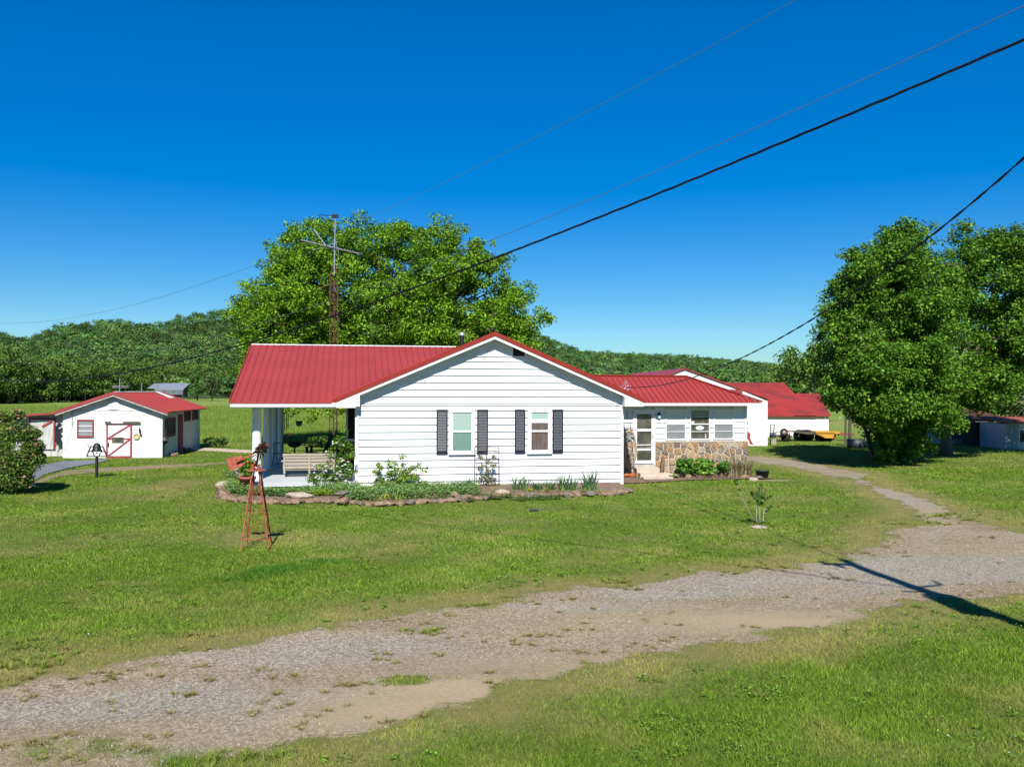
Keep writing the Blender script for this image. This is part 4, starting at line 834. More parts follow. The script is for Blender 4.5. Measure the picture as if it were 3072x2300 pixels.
# service bracket on the wing roof
sb = hv(1877, 1185, GV + .7); zb_ = wz(GV + .7); q = MB(); u_ = sb[0]
q.tube([(u_, GV + .7, zb_), (u_, GV + .7, zb_ + .38)], .016, 6)
for s in (-1, 1):
    q.tube([(u_, GV + .7, zb_ + .15), (u_ + s * .1, GV + .7, zb_ + .12), (u_ + s * .14, GV + .7, zb_ + .2), (u_ + s * .1, GV + .7, zb_ + .27), (u_ + s * .05, GV + .7, zb_ + .22)], .011, 6)
    q.tube([(u_, GV + .7, zb_ + .05), (u_ + s * .17, GV + .7, zb_ + .13), (u_ + s * .2, GV + .7, zb_ + .26)], .007, 5); q.tube([(u_, GV + .7, zb_ + .36), (u_ + s * .05, GV + .7, zb_ + .42), (u_ + s * .03, GV + .7, zb_ + .3)], .01, 5)
q.build('service_bracket', 'galv', farm)
# ================================================================== FLOWER BED
rs = np.random.RandomState(50)
def Gh(x, y): p = G(x, y); return p
bedpx = [(662, 1470), (672, 1495), (740, 1508), (860, 1512), (960, 1508), (1030, 1512), (1140, 1520), (1300, 1508), (1400, 1503), (1520, 1492), (1700, 1490), (1850, 1485), (1885, 1475)]
bedback = [(1866, 1458), (1068, 1470), (1040, 1450), (760, 1450), (700, 1420), (680, 1440)]
mb = MB(); pp = [G(x, y) for x, y in bedpx] + [H(W - .1, .05), H(0, .05), H(-.1, -.35), H(-3.1, -.35), H(-3.9, .6), H(-4.0, -.2)]
n_ = len(pp); c_ = H(2.5, -.8, .10); mb.add([Vector((p.x, p.y, .05 if i < len(bedpx) else .10)) for i, p in enumerate(pp)] + [c_], [(i, (i + 1) % n_, n_) for i in range(n_)]); tag(mb.build('bed_soil', 'soil'), kind='structure')
mb = MB(); pp = [H(8.33, 2.2), H(8.34, .3), H(9.0, .25), H(11, .95), H(14.0, 1.0), H(14.2, 2.2)]; mb.add([Vector((p.x, p.y, .03)) for p in pp], [tuple(range(len(pp)))]); tag(mb.build('side_bed_soil', 'soil'), kind='structure')
def rock_mesh(seed, sx, sy, sz, rough=.22, flat=.35):
    import bmesh
    bm = bmesh.new(); bmesh.ops.create_icosphere(bm, subdivisions=3, radius=.5); r_ = random.Random(seed)
    dirs = [(Vector((r_.gauss(0, 1), r_.gauss(0, 1), r_.gauss(0, 1))).normalized(), r_.uniform(.62, .95)) for _ in range(11)]
    for v in bm.verts:
        p = v.co.normalized(); L = .56
        for d, k in dirs:
            q = p.dot(d)
            if q > .2: L = min(L, .5 * k / q)
        v.co = p * L * (1 + r_.uniform(-.02, .02)); v.co.x *= sx; v.co.y *= sy; v.co.z = v.co.z * sz
    me = bpy.data.meshes.new('rock'); bm.to_mesh(me); bm.free(); return me
RM = [rock_mesh(60 + k, 1.25, .9, .8) for k in range(7)]
def rock(name, p, s, k, mat, label, group=None, rz=0, sxyz=(1, 1, 1), cat='stone'):
    me = RM[k % 7].copy(); me.materials.append(MAT[mat]); ob = bpy.data.objects.new(name, me); C.objects.link(ob); ob.location = p; ob.rotation_euler = (random.uniform(-.15, .15), random.uniform(-.15, .15), rz)
    ob.scale = (s * sxyz[0], s * sxyz[1], s * sxyz[2]); return tag(ob, label, cat, group)
random.seed(5)
line = [G(x, y) for x, y in bedpx]; k = 0
for i in range(len(line) - 1):
    a, b = line[i], line[i + 1]; L = (b - a).length; t_ = 0
    while t_ < L:
        s = random.uniform(.22, .42); p = a.lerp(b, min(1, t_ / L)); p = p + Vector((random.uniform(-.03, .03), random.uniform(-.06, .06), s * .16))
        left = p.x < -5.0
        rock('border_stone', p, s, k, 'rock' if (k % 3 or left) else 'greyrock', 'rough sandstone in the rock border in front of the porch' if left else ('brown sandstone in the low rock border below the white gable wall' if p.x < -1.2 else 'earthy grey brown stone in the right half of the border below the windows'),
             'porch side border stones' if left else ('middle border stones' if p.x < -1.2 else 'right side border stones'), random.uniform(0, 6.2), (1, .85, .62)); k += 1; t_ += s * .95
rock('slab_stone', G(890, 1500) + Vector((0, .1, .12)), .62, 1, 'palerock', 'large flat pinkish slab stone in the border in front of the porch', None, .1, (1.1, .7, .45))
rock('block_stone', G(1023, 1518) + Vector((0, .1, .12)), .40, 3, 'rock', 'square orange brown block stone at the corner of the bed, lower of two', None, 1.2, (.85, .8, .8))
rock('cap_stone', G(1026, 1518) + Vector((0, .12, .33)), .38, 2, 'greyrock', 'flat stone laid on top of the square orange block stone', None, .6, (.95, .8, .35))
rock('pale_stone', G(1508, 1487) + Vector((0, .1, .1)), .34, 4, 'palerock', 'pale grey stone right of the trellis foot', None, .3, (1, .8, .5))
rock('orange_stone', G(1362, 1502) + Vector((0, .15, .12)), .32, 5, 'rock', 'upright orange stone in the border left of the trellis', None, .3, (.8, .7, .9))
rock('edge_stone', G(718, 1430) + Vector((0, 0, .15)), .45, 2, 'palerock', 'tall pale stone standing beside the red geranium pot', None, .3, (.8, .6, .9))
rock('edge_stone', G(672, 1462) + Vector((0, 0, .08)), .40, 6, 'palerock', 'pale stone at the far left corner of the flower bed', None, .8, (1, .8, .7))
# creeping ground cover
def cover(name, pts, rad, cnt, size, cols, seed, label, cat, z=.12, kind='stuff'):
    rs_ = np.random.RandomState(seed); P0 = np.array([(p.x, p.y, z) for p in pts]); Q, i, d = blobs(rs_, P0, np.asarray(rad), np.full(len(P0), cnt)); Q[:, 2] = np.maximum(Q[:, 2], .06)
    return tag(npobj(name, leafV(Q, size * (.6 + .8 * rs_.rand(len(Q))), rs_, up=.8), 4, pal(rs_, len(Q), cols, .12), 'leaf'), label, cat, kind=kind)
SG = [(.22, .36, .11), (.16, .30, .07), (.30, .45, .16), (.12, .24, .05)]
pts = []; rad = []
for i in range(230):
    x = rs.uniform(690, 1430); y0_ = np.interp(x, [690, 760, 900, 1040, 1070, 1430], [1470, 1490, 1484, 1474, 1478, 1468]); y1_ = np.interp(x, [q[0] for q in bedpx], [q[1] for q in bedpx]) - (10 if x > 1040 else 16)
    pts.append(G(x, rs.uniform(y0_, max(y1_, y0_ + 3)))); rad.append(rs.uniform(.16, .34) if x > 960 or x < 750 else rs.uniform(.1, .2))
cover('mint_ground_cover', pts, rad, 170, .055, SG, 12, 'silvery green leafy ground cover filling the bed below the porch and wall', 'ground cover', .16)
pts = [G(x, y) for x, y in ((690, 1450), (700, 1465), (720, 1440), (740, 1455), (710, 1478), (760, 1475), (780, 1460), (690, 1432), (735, 1478), (755, 1490))]
cover('corner_ground_cover', pts, np.full(len(pts), .24), 230, .045, SG, 14, 'low green weeds in the corner bed left of the porch', 'ground cover', .1)
pts = [G(x, y) for x, y in [(1300 + i * 22, 1500 + rs.uniform(-8, 6)) for i in range(18)]]
cover('border_ground_cover', pts, np.full(len(pts), .17), 200, .04, [(.13, .2, .05), (.18, .24, .08), (.10, .15, .04)], 15, 'small leaved dark creeper over the border stones right of the trellis', 'ground cover', .07)
def plant(name, label, cat, base, parts, group=None):
    root = thing(name, label, cat, base, 0, group)
    for a in parts: a(root)
    return root
def fol(cen, rad, cnt, size, cols, seed, name='foliage', mat='leaf', aspect=.62, up=.3):
    def f(root):
        rs_ = np.random.RandomState(seed); c = np.array(cen, float); r_ = np.array(rad, float); Q, i, d = blobs(rs_, c, r_, np.full(len(c), cnt)); Q[:, 2] = np.maximum(Q[:, 2], .01)
        npobj(name, leafV(Q, size * (.6 + .8 * rs_.rand(len(Q))), rs_, up=up, aspect=aspect, nrm=d * .5), 4, pal(rs_, len(Q), cols, .12), mat, root)
    return f
def flowers(cen, rad, nf, size, cols, seed, name='flowers', pet=9):
    def f(root):
        rs_ = np.random.RandomState(seed); c = np.array(cen, float); r_ = np.array(rad, float); k_ = rs_.randint(0, len(c), nf); d = unit(rs_.normal(size=(nf, 3)) + np.array([0, -.8, .3])); F0 = c[k_] + d * r_[k_][:, None] * np.array([1, 1, .8]); F0[:, 2] = np.maximum(F0[:, 2], .05)
        Q, i, dd = blobs(rs_, F0, np.full(nf, size * .55), np.full(nf, pet)); cc = pal(rs_, nf, cols, .05)[i]
        npobj(name, leafV(Q, size * .8, rs_, up=.1, aspect=.9, nrm=dd), 4, cc, 'petal', root)
    return f
def stems(L, mat='bark', r=.01, name='stem'):
    def f(root):
        m_ = MB()
        for a in L: m_.tube(a, [r * (1 - .6 * i / (len(a) - 1)) for i in range(len(a))], 5)
        m_.build(name, mat, root)
    return f
def blades(L, mat='blade', name='leaves'):
    """L: (x,y,n,h,spread,w,cols,droop)"""
    def f(root):
        VV = []; CC = []; rs_ = np.random.RandomState(int(abs(L[0][0] * 91)) + L[0][2])
        for x, y, n1, h, sp, w_, cols, dr in L:
            VV.append(tuftV(rs_, np.array([x, y, 0.]), n1, h, sp, w_, dr)); CC.append(np.tile(pal(rs_, n1, cols), (3, 1)))
        npobj(name, np.concatenate(VV), 4, np.concatenate(CC), mat, root)
    return f
YG = [(.30, .42, .04), (.38, .48, .05), (.22, .36, .04)]; IR = [(.13, .25, .10), (.18, .32, .13), (.10, .20, .08)]
# yellow green daylilies before the porch
b0 = G(985, 1492); plant('daylily_clump', 'bright yellow green daylily leaves spilling over the border below the white roses', 'plant', b0, [blades([(rs.uniform(-.75, .75), rs.uniform(-.1, .35), 60, .42, .38, .010, YG, 1.1) for _ in range(15)])])
b0 = G(770, 1490); plant('young_daylily', 'small yellow green lily tuft between the windmill legs', 'plant', b0, [blades([(0, 0, 50, .5, .28, .010, YG, .9), (.2, .1, 40, .4, .25, .010, YG, .9)])])
b0 = G(1168, 1512); plant('yellow_lily_leaves', 'yellowing strap leaves leaning over the stones below the flowering shrub', 'plant', b0, [blades([(-.15, .2, 16, .5, .35, .012, [(.45, .45, .06)], 1.2), (.2, .2, 16, .5, .35, .012, [(.45, .45, .06), (.3, .4, .06)], 1.2)])])
# white rose beside the porch
b0 = H(-.62, -.42, .02); cen = [(-.1, 0, .35), (-.45, 0, .35), (.25, 0, .4), (-.2, 0, .7), (.15, .05, .75), (-.55, .1, .45), (.3, .1, .9), (.1, .1, 1.05), (.35, .1, 1.25), (.2, .1, 1.35), (-.3, .1, .25), (.45, .0, .35)]; rl_ = np.random.RandomState(45); cen = [(float(c[0] + rl_.normal() * .16), float(c[1] + rl_.normal() * .1), float(max(.08, c[2] + rl_.normal() * .14))) for c in cen for _ in range(5)]; rad = [float(rl_.uniform(.1, .22)) for _ in cen]
plant('white_rose_bush', 'climbing rose with white blossoms at the porch corner of the house', 'rose bush', b0, [fol(cen, rad, 62, .06, LEAF_B, 71), flowers(cen[:40], rad[:40], 85, .062, [(.82, .76, .74), (.85, .62, .62), (.84, .82, .78)], 72), stems([[(0, 0, 0), (.1, 0, .6), (.25, .1, 1.3)], [(0, 0, 0), (-.2, 0, .4), (-.5, 0, .6)]])])
# flowering shrub by the wall
b0 = H(1.25, -.55, .02); cen0 = [(0, 0, .25), (-.3, 0, .3), (.3, 0, .3), (-.45, 0, .55), (-.1, 0, .6), (.25, 0, .55), (.5, .05, .4), (-.55, .05, .75), (.05, .0, .85), (.55, 0, .62), (-.6, 0, .2), (.15, 0, .15)]; rl_ = np.random.RandomState(44); cen = [(float(x_), float(rl_.uniform(-.3, .3)), float(z_)) for x_, z_ in zip(rl_.normal(0, .38, 64), np.abs(rl_.normal(.25, .3, 64)) + .05)] + [(-.6, 0, .9), (-.62, .05, .75), (.1, 0, 1.0), (.14, 0, 1.15), (.6, 0, .75), (.75, 0, .6), (-.3, 0, .85)]; cen = [c for c in cen if c[2] < 1.2 - abs(c[0]) * .5]; rad = [float(rl_.uniform(.08, .17)) for _ in cen]
plant('lantern_shrub', 'loose green shrub with a few red and violet flowers against the white wall', 'shrub', b0, [fol(cen, rad, 52, .065, [(.20, .34, .05), (.26, .42, .06), (.12, .24, .04)], 73), flowers([(.4, 0, .6), (.6, 0, .45), (.05, 0, .5)], [.14, .12, .2], 12, .045, [(.7, .08, .12), (.35, .12, .45)], 74), stems([[(0, 0, 0), (-.3, 0, .6), (-.6, 0, 1.0)], [(0, 0, 0), (.1, 0, .7), (.12, 0, 1.2)], [(0, 0, 0), (.3, 0, .6), (.75, 0, .85)], [(0, 0, 0), (-.1, 0, .5), (-.2, 0, .9)]])])
# trellis
b0 = H(0, 0); tr = thing('trellis', 'rusty two tier garden trellis leaning at the wall below the first window', 'trellis', H(3.9, -.42), TH)
mb = MB(); y = 0
def wire(m_, a, b, r=.012): m_.tube([a, b], r, 5)
for x, zt in ((-.36, 1.27), (.0, 1.27), (.38, 1.27)): wire(mb, (x * 1.03, -.05, 0), (x, 0, zt))
wire(mb, (-.36, 0, 1.27), (.38, 0, 1.25)); wire(mb, (-.36, 0, 1.16), (.38, 0, 1.14)); mb.build('frame', 'trellisrust', tr)
mb = MB()
for z_ in (.80, .62, .42, .22): wire(mb, (-.34, .0, z_), (.39, 0, z_), .006)
for s in (-1, 1): mb.tube([(s * .05, 0, .85), (s * .25, 0, 1.0), (s * .33, 0, 1.1), (s * .2, 0, 1.14)], .006, 5); wire(mb, (s * .3, .03, 0), (s * .3, .03, .8), .006)
mb.build('scrollwork', 'trellisrust', tr)
cen = [(.0, 0, .15), (-.1, 0, .35), (.1, 0, .3), (.0, 0, .55), (-.15, 0, .7), (.2, 0, .7), (-.2, 0, .95), (.2, 0, .95), (.05, 0, .8), (-.25, 0, .2), (.2, 0, .12)]; rad = [.2, .14, .15, .13, .12, .12, .11, .1, .12, .15, .18]
plant('climbing_rose', 'thin climbing rose with russet leaves growing up the trellis', 'rose bush', H(3.9, -.50, .02), [fol(cen, rad, 62, .055, [(.16, .28, .05), (.22, .34, .06), (.25, .12, .05), (.2, .08, .05)], 76), stems([[(0, 0, 0), (-.1, 0, .5), (-.2, 0, 1.0)], [(0, 0, 0), (.1, 0, .5), (.22, 0, 1.05)], [(.05, 0, 0), (.02, 0, .6), (.0, 0, 1.1)]], 'bark', .007)])
for px, h, nn, lab in ((1410, .42, 20, 'small iris leaves left of the trellis foot'), (1560, .45, 34, 'blue green iris clump first to the right of the trellis'), (1615, .34, 22, 'short thin iris leaves between two larger clumps'), (1655, .34, 22, 'low sparse iris tuft under the second window'), (1702, .48, 46, 'widest blue green iris clump under the right shutter'), (1772, .60, 42, 'tall arching iris clump nearest the right corner of the wall')):
    p = G(px, 1476); p.z = .05; plant('iris_clump', lab, 'plant', p, [blades([(rs.uniform(-.16, .16) * (nn / 30), rs.uniform(-.04, .04), nn // 2 + 4, h * 1.25, .34, .012, IR, .45) for _ in range(4)])])
b0 = G(1620, 1480); plant('bed_edge_grass', 'thin short grass growing along the foot of the white wall', 'plant', b0, [blades([(x_ + rs.uniform(-.1, .1), rs.uniform(-.25, .1), 16, rs.uniform(.12, .3), .18, .008, [(.16, .30, .05), (.24, .36, .07), (.32, .30, .12)], .6) for x_ in np.linspace(-1.5, 1.9, 34)])])
p = G(1262 + 400, 1476); cover('yellow_flowering_weed', [G(1590, 1482), G(1600, 1480), G(1640, 1480), G(1505, 1485), G(1680, 1478)], np.full(5, .12), 60, .05, [(.3, .42, .05), (.45, .45, .05)], 77, 'yellow green low weeds among the iris clumps', 'ground cover', .1)
# geranium pot at the porch corner
gp = thing('geranium_pot', 'terracotta pot of red geraniums left of the first porch column', 'flower pot', H(hv(742, 1440, -.8)[0], -.8, .12))
mb = MB(); mb.lathe((0, 0, 0), [(.001, .05), (.16, .05), (.22, .33), (.245, .33), (.245, .40), (.21, .40), (.2, .36), (.001, .36)], 20); mb.build('pot', 'pot', gp, True)
cen = [(0, 0, .55), (-.15, 0, .6), (.18, 0, .6), (0, 0, .75), (-.12, 0, .8), (.15, 0, .78)]; fol(cen, [.2, .15, .15, .16, .13, .13], 110, .07, LEAF_B, 81)(gp); flowers([(0, 0, .85), (.2, 0, .75), (-.15, -.1, .75)], [.12, .12, .1], 16, .06, [(.75, .05, .03), (.8, .10, .05)], 82)(gp)
gp2 = plant('purple_flowering_weeds', 'thin stems with dusky purple flowers left of the geranium pot', 'plant', G(690, 1432), [stems([[(x_, 0, 0), (x_ * 1.3, 0, .3), (x_ * 1.8, 0, .45 + .1 * (i % 3))] for i, x_ in enumerate((-.2, -.1, 0, .1, .2, .28))], 'bark', .006), fol([(0, 0, .2), (.15, 0, .3), (-.15, 0, .2)], [.14, .14, .12], 60, .04, SG, 83), flowers([(.0, 0, .45), (.25, 0, .5)], [.12, .15], 12, .05, [(.32, .10, .16), (.45, .2, .28)], 84)])

# ================================================================== PORCH THINGS
sw = thing('porch_swing', 'weathered wooden porch swing hanging with its slatted back to the yard', 'porch swing', H(-1.42, 1.0, .27), TH)
mb = MB(); bw = .78; z0, z1 = .26, .70
for k in range(4): z_ = z0 + .03 + k * .105; mb.box(-bw, bw, .0 + .0 * k, .018, z_, z_ + .085)
mb.build('backrest', 'swing', sw)
mb = MB(); mb.box(-bw - .02, bw + .02, -.02, .035, z1 - .01, z1 + .055)
for x in (-bw + .03, 0, bw - .03): mb.box(x - .03, x + .03, -.03, -.001, z0 - .12, z1 - .012)
mb.build('frame', 'swing', sw)
mb = MB()
for k in range(5): mb.box(-bw, bw, .03 + k * .1, .11 + k * .1, z0 - .02, z0 + .0)
mb.build('seat', 'swing', sw)
for x in (-bw - .03, bw + .03):
    mb = MB(); mb.box(x - .035, x + .035, -.04, .52, z0 + .25, z0 + .28); mb.box(x - .02, x + .02, .46, .5, z0 - .02, z0 + .25); mb.build('armrest', 'swing', sw)
    mb = MB(); mb.tube([(x, .02, z0 + .28), (x, .2, 2.15)], .006, 5); mb.tube([(x, .5, z0 + .28), (x, .2, 2.15)], .006, 5); mb.build('chain', 'blackmetal', sw)
def adirondack(label, loc, rz):
    r = thing('adirondack_chair', label, 'chair', loc, rz, 'dark adirondack chairs on the porch')
    m_ = MB()
    for k in range(6): x = -.25 + k * .1; m_.prism([(x - .042, .18, .32), (x + .042, .18, .32), (x + .042, .46, 1.06 - abs(k - 2.5) * .035), (x - .042, .46, 1.06 - abs(k - 2.5) * .035)], (0, .02, .0))
    m_.build('backrest', 'shutter', r); m_ = MB()
    for k in range(5): y_ = -.38 + k * .115; z_ = .40 - k * .022; m_.box(-.27, .27, y_, y_ + .1, z_, z_ + .02)
    m_.build('seat', 'shutter', r)
    for s in (-1, 1):
        m_ = MB(); m_.box(s * .34 - .06, s * .34 + .06, -.42, .36, .60, .625); m_.build('armrest', 'shutter', r)
        m_ = MB(); m_.box(s * .3 - .015, s * .3 + .015, -.40, -.30, 0, .6); m_.bar((s * .29, -.38, .36), (s * .29, .45, .08), .03, .12); m_.build('leg', 'shutter', r)
    return r
adirondack('dark adirondack chair left of the antenna tower, facing left', H(-1.35, 6.2, .30), TH + 1.35 - PI); adirondack('dark adirondack chair nearest the house wall, right of the tower', H(-.60, 5.6, .30), TH + 2.4 - PI)
ts = thing('tractor_seat_stool', 'black iron stool with a pierced tractor seat standing on the porch', 'stool', H(-2.2, 6.0, .30), TH)
mb = MB(); N = 16; inner = []
for j in range(N + 1): a = PI * (j / N) ; inner.append((.26 * math.cos(a), .05 * math.sin(a), .78 - .14 * abs(math.sin(a))))
mb.prism([(.26 * math.cos(PI + PI * j / N), 0, .74 + .16 * math.sin(PI + PI * j / N)) for j in range(N + 1)] + [(-.22, 0, .80), (-.08, 0, .84), (.08, 0, .84), (.22, 0, .80)], (0, .25, 0)); mb.build('seat', 'blackmetal', ts)
mb = MB(); mb.tube([(0, .12, .6), (0, .12, .3), (0, .12, .05)], .03, 8); mb.build('post', 'blackmetal', ts)
mb = MB(); mb.lathe((0, .12, 0), [(.001, .0), (.2, .0), (.2, .03), (.04, .06), (.001, .06)], 16); mb.build('base', 'blackmetal', ts)
pt_ = thing('plant_stand', 'thin black wire plant stand beside the tractor seat stool', 'plant stand', H(-2.72, 5.2, .30), TH); mb = MB()
for s in (-1, 1): mb.tube([(s * .2, 0, 0), (s * .13, 0, .5), (s * .16, 0, .8)], .009, 5); mb.tube([(s * .2, .25, 0), (s * .13, .25, .5), (s * .16, .25, .8)], .009, 5)
mb.build('leg', 'blackmetal', pt_); mb = MB(); mb.box(-.17, .45, -.02, .27, .42, .435); mb.box(-.17, .17, -.02, .27, .79, .80); mb.build('shelf', 'blackmetal', pt_)
# hanging things
wc = thing('wind_chime', 'long black wind chime hanging under the porch roof', 'wind chime', H(-2.12, 1.0, 1.6), TH)
mb = MB(); mb.tube([(0, 0, .70), (0, 0, .86)], .003, 4); mb.lathe((0, 0, 0), [(.001, .70), (.07, .70), (.07, .68), (.001, .68)], 12); mb.build('top_disc', 'blackmetal', wc)
for j, L in enumerate((.42, .48, .54, .5, .44)): a = 2 * PI * j / 5; mb = MB(); mb.tube([(.065 * math.cos(a), .065 * math.sin(a), .66), (.065 * math.cos(a), .065 * math.sin(a), .66 - L)], .010, 6); mb.build('chime_tube', 'blackmetal', wc)
mb = MB(); mb.tube([(0, 0, .68), (0, 0, -.55)], .003, 4); mb.lathe((0, 0, 0), [(.001, .03), (.03, .02), (.03, -.0), (.001, -.01)], 8); mb.build('clapper_cord', 'blackmetal', wc)
hp = thing('hanging_pot', 'round black pot hanging on a wire in the porch opening', 'hanging pot', H(-1.74, 1.0, 1.86), TH)
mb = MB(); mb.lathe((0, 0, 0), [(.001, 0), (.05, .005), (.085, .05), (.1, .12), (.105, .17), (.095, .17), (.001, .15)], 18); mb.build('pot', 'blackmetal', hp, True)
mb = MB(); mb.tube([(-.1, 0, .17), (0, 0, .36), (.1, 0, .17)], .004, 4); mb.tube([(0, 0, .36), (0, 0, .62)], .004, 4); mb.build('hanger', 'blackmetal', hp)
u_, z_ = hv(867, 1304, 1.0); hb = thing('hanging_ornament', 'small pinkish disc ornament hanging right of the wind chime', 'ornament', H(u_, 1.0, z_), TH); mb = MB(); mb.lathe((0, 0, 0), [(.001, -.012), (.04, -.01), (.045, 0), (.04, .01), (.001, .012)], 14, 'y'); mb.tube([(0, 0, .04), (0, 0, 2.4 - z_ + .05)], .0015, 4); mb.build('disc', 'pot', hb)
# ================================================================== WINDMILL
g0 = G(772, 1643); wmx, wmy = g0.x, g0.y; wm = thing('garden_windmill', 'rusty red ornamental windmill with a tail vane standing on the lawn', 'garden windmill', g0)
legs = [G(722, 1650), G(806, 1652), G(815, 1632), G(741, 1632)]; ap = at(769, 1392, wmy) - g0; apx = [ap + Vector(d) * .045 for d in ((-1, -1, 0), (1, -1, 0), (1, 1, 0), (-1, 1, 0))]
L0 = [l - g0 for l in legs]
for a, b in zip(L0, apx): mb = MB(); mb.bar(a, b, .022, .022); mb.build('leg', 'rust', wm)
mb = MB(); H_ = ap.z
def lv(i, f): return L0[i].lerp(apx[i], f)
for f in (.13, .44): 
    for i in range(4): mb.bar(lv(i, f), lv((i + 1) % 4, f), .009, .012)
for (f0, f1) in ((.14, .36), (.46, .82)):
    for i in range(4): mb.bar(lv(i, f0), lv((i + 1) % 4, f1), .006, .006); mb.bar(lv((i + 1) % 4, f0), lv(i, f1), .006, .006)
mb.build('bracing', 'rust', wm)
pz_ = (at(766, 1410, wmy) - g0).z; c0 = lv(0, pz_ / H_); c1 = lv(2, pz_ / H_); cc = (c0 + c1) / 2
mb = MB(); mb.lathe((cc.x, cc.y, 0), [(.001, pz_ - .008), (.195, pz_ - .008), (.195, pz_ + .008), (.001, pz_ + .008)], 8); mb.build('platform', 'rust', wm)
hd = at(777, 1352, wmy) - g0; mb = MB(); mb.tube([ap + Vector((0, 0, -.05)), hd], .02, 6); mb.lathe(hd, [(.001, -.06), (.045, -.06), (.045, .06), (.001, .06)], 10, 'x'); mb.build('head', 'blackmetal', wm)
axw = Vector((.78, -.30, -.40)).normalized(); px_ = axw.cross(Vector((0, 0, 1))).normalized(); py_ = px_.cross(axw); wc_ = hd + axw * .03
wh = MB(); wh.tube([wc_ + (px_ * math.cos(a) + py_ * math.sin(a)) * .19 for a in [2 * PI * i / 24 for i in range(25)]], .004, 5); wheel = wh.build('wheel', 'galv', wm)
for j in range(12):
    a = 2 * PI * j / 12; r1 = px_ * math.cos(a) + py_ * math.sin(a); tgt = -px_ * math.sin(a) + py_ * math.cos(a)
    q = MB(); i0 = wc_ + r1 * .05; o0 = wc_ + r1 * .205; q.prism([i0 - tgt * .01, i0 + tgt * .012, o0 + tgt * .045 + axw * .02, o0 - tgt * .04 - axw * .02], axw * .003); q.build('blade', 'rust' if j % 3 else 'tub', wheel)
tl = [at(x, y, wmy + dy) - g0 for x, y, dy in ((677, 1375, .0), (725, 1365, .03), (735, 1393, .03), (691, 1413, 0))]
mb = MB(); mb.prism(tl, (0, .006, 0)); mb.build('tail_vane', 'rust', wm); mb = MB(); mb.bar(at(709, 1385, wmy - .02) - g0, hd, .03, .03); mb.build('tail_arm', 'rust', wm)
# ================================================================== BELL
g0 = G(290, 1432); bl = thing('farm_bell', 'black iron farm bell in a yoke on a post before the white shed', 'bell', g0)
mb = MB(); mb.box(-.035, .035, -.035, .035, -.1, .70); mb.build('post', 'blackmetal', bl)
mb = MB(); mb.box(-.34, .34, -.05, .05, .701, .73)
for s in (-1, 1):
    mb.tube([(s * .33, 0, .73), (s * .29, 0, .86), (s * .22, 0, 1.0), (s * .2, 0, 1.06)], .022, 6); mb.tube([(s * .08, 0, .73), (s * .12, 0, .84), (s * .2, 0, .90), (s * .27, 0, .86)], .018, 6); mb.tube([(s * .12, 0, 1.04), (s * .22, 0, 1.06)], .018, 6)
mb.build('yoke', 'blackmetal', bl)
mb = MB(); mb.lathe((0, 0, 0), [(.001, 1.17), (.05, 1.165), (.10, 1.12), (.125, 1.03), (.14, .95), (.175, .90), (.165, .885), (.001, .90)], 22); mb.build('bell', 'blackmetal', bl, True)
mb = MB(); mb.lathe((0, 0, 0), [(.001, .86), (.022, .845), (.03, .82), (.001, .80)], 10); mb.build('clapper', 'blackmetal', bl); mb = MB(); mb.tube([(-.22, 0, .98), (-.29, 0, 1.05), (-.31, 0, 1.16)], .010, 5); mb.build('pull_lever', 'blackmetal', bl)
# ================================================================== WHITE SHED
s0 = G(188, 1374); s1 = G(487, 1372); s2 = G(596, 1340); ST_ = math.atan2(s1.y - s0.y, s1.x - s0.x); SW = (s1 - s0).length
shed = thing('white_shed', 'whitewashed block shed with a low red metal gable roof and red trimmed door', 'shed', s0, ST_)
SU = Vector((math.cos(ST_), math.sin(ST_), 0)); SV = Vector((-math.sin(ST_), math.cos(ST_), 0))
def sv(x, y, v=0):
    d = ray(x, y); a = (v - (CP - s0).dot(SV)) / d.dot(SV); P = CP + d * a - s0; return P.dot(SU), P.z
SDp = (s2 - s1).dot(SV); pk = sv(339, 1176, -.3); rl = sv(165, 1234, -.3); rr = sv(498, 1233, -.3)
SP = (pk[1] - rr[1]) / (rr[0] - pk[0]); SPl = (pk[1] - rl[1]) / (pk[0] - rl[0])
el = pk[1] - SPl * pk[0] - .08; er = pk[1] - SP * (SW - pk[0]) - .08
mb = MB(); mb.prism([(0, 0, -.1), (SW, 0, -.1), (SW, 0, er), (pk[0], 0, pk[1] - .1), (0, 0, el)], (0, SDp, 0)); mb.build('wall', 'whitewash', shed)
mb = MB(); v1 = SDp + .3
for a, za, sgn in ((rl[0], rl[1], -1), (rr[0] + .1, rr[1] - .03, 1)):
    mb.prism([(a, -.3, za), (pk[0], -.3, pk[1]), (pk[0], v1, pk[1]), (a, v1, za)], (0, 0, -.04)); k = -.2
    while k < v1: mb.bar((a, k, za + .01), (pk[0], k, pk[1] + .01), .03, .02); k += .22
mb.build('roof', 'roof', shed)
mb = MB()
for a, za in ((rl[0], rl[1]), (rr[0] + .1, rr[1] - .03)):
    mb.prism([(a, -.32, za + .02), (pk[0], -.32, pk[1] + .03), (pk[0], -.32, pk[1] - .12), (a, -.32, za - .12)], (0, .02, 0))
mb.build('rake_trim', 'redpaint', shed); mb = MB()
for a, za in ((rl[0], rl[1]), (rr[0] + .05, rr[1] - .01)):
    mb.prism([(a, -.299, za - .122), (pk[0], -.299, pk[1] - .122), (pk[0], -.299, pk[1] - .18), (a, -.299, za - .18)], (0, .025, 0))
mb.prism([(pk[0] - .1, -.3, pk[1]), (pk[0], -.3, pk[1] + .03), (pk[0] + .1, -.3, pk[1])], (0, v1, 0)); mb.build('rake_board', 'dirtywhite', shed)
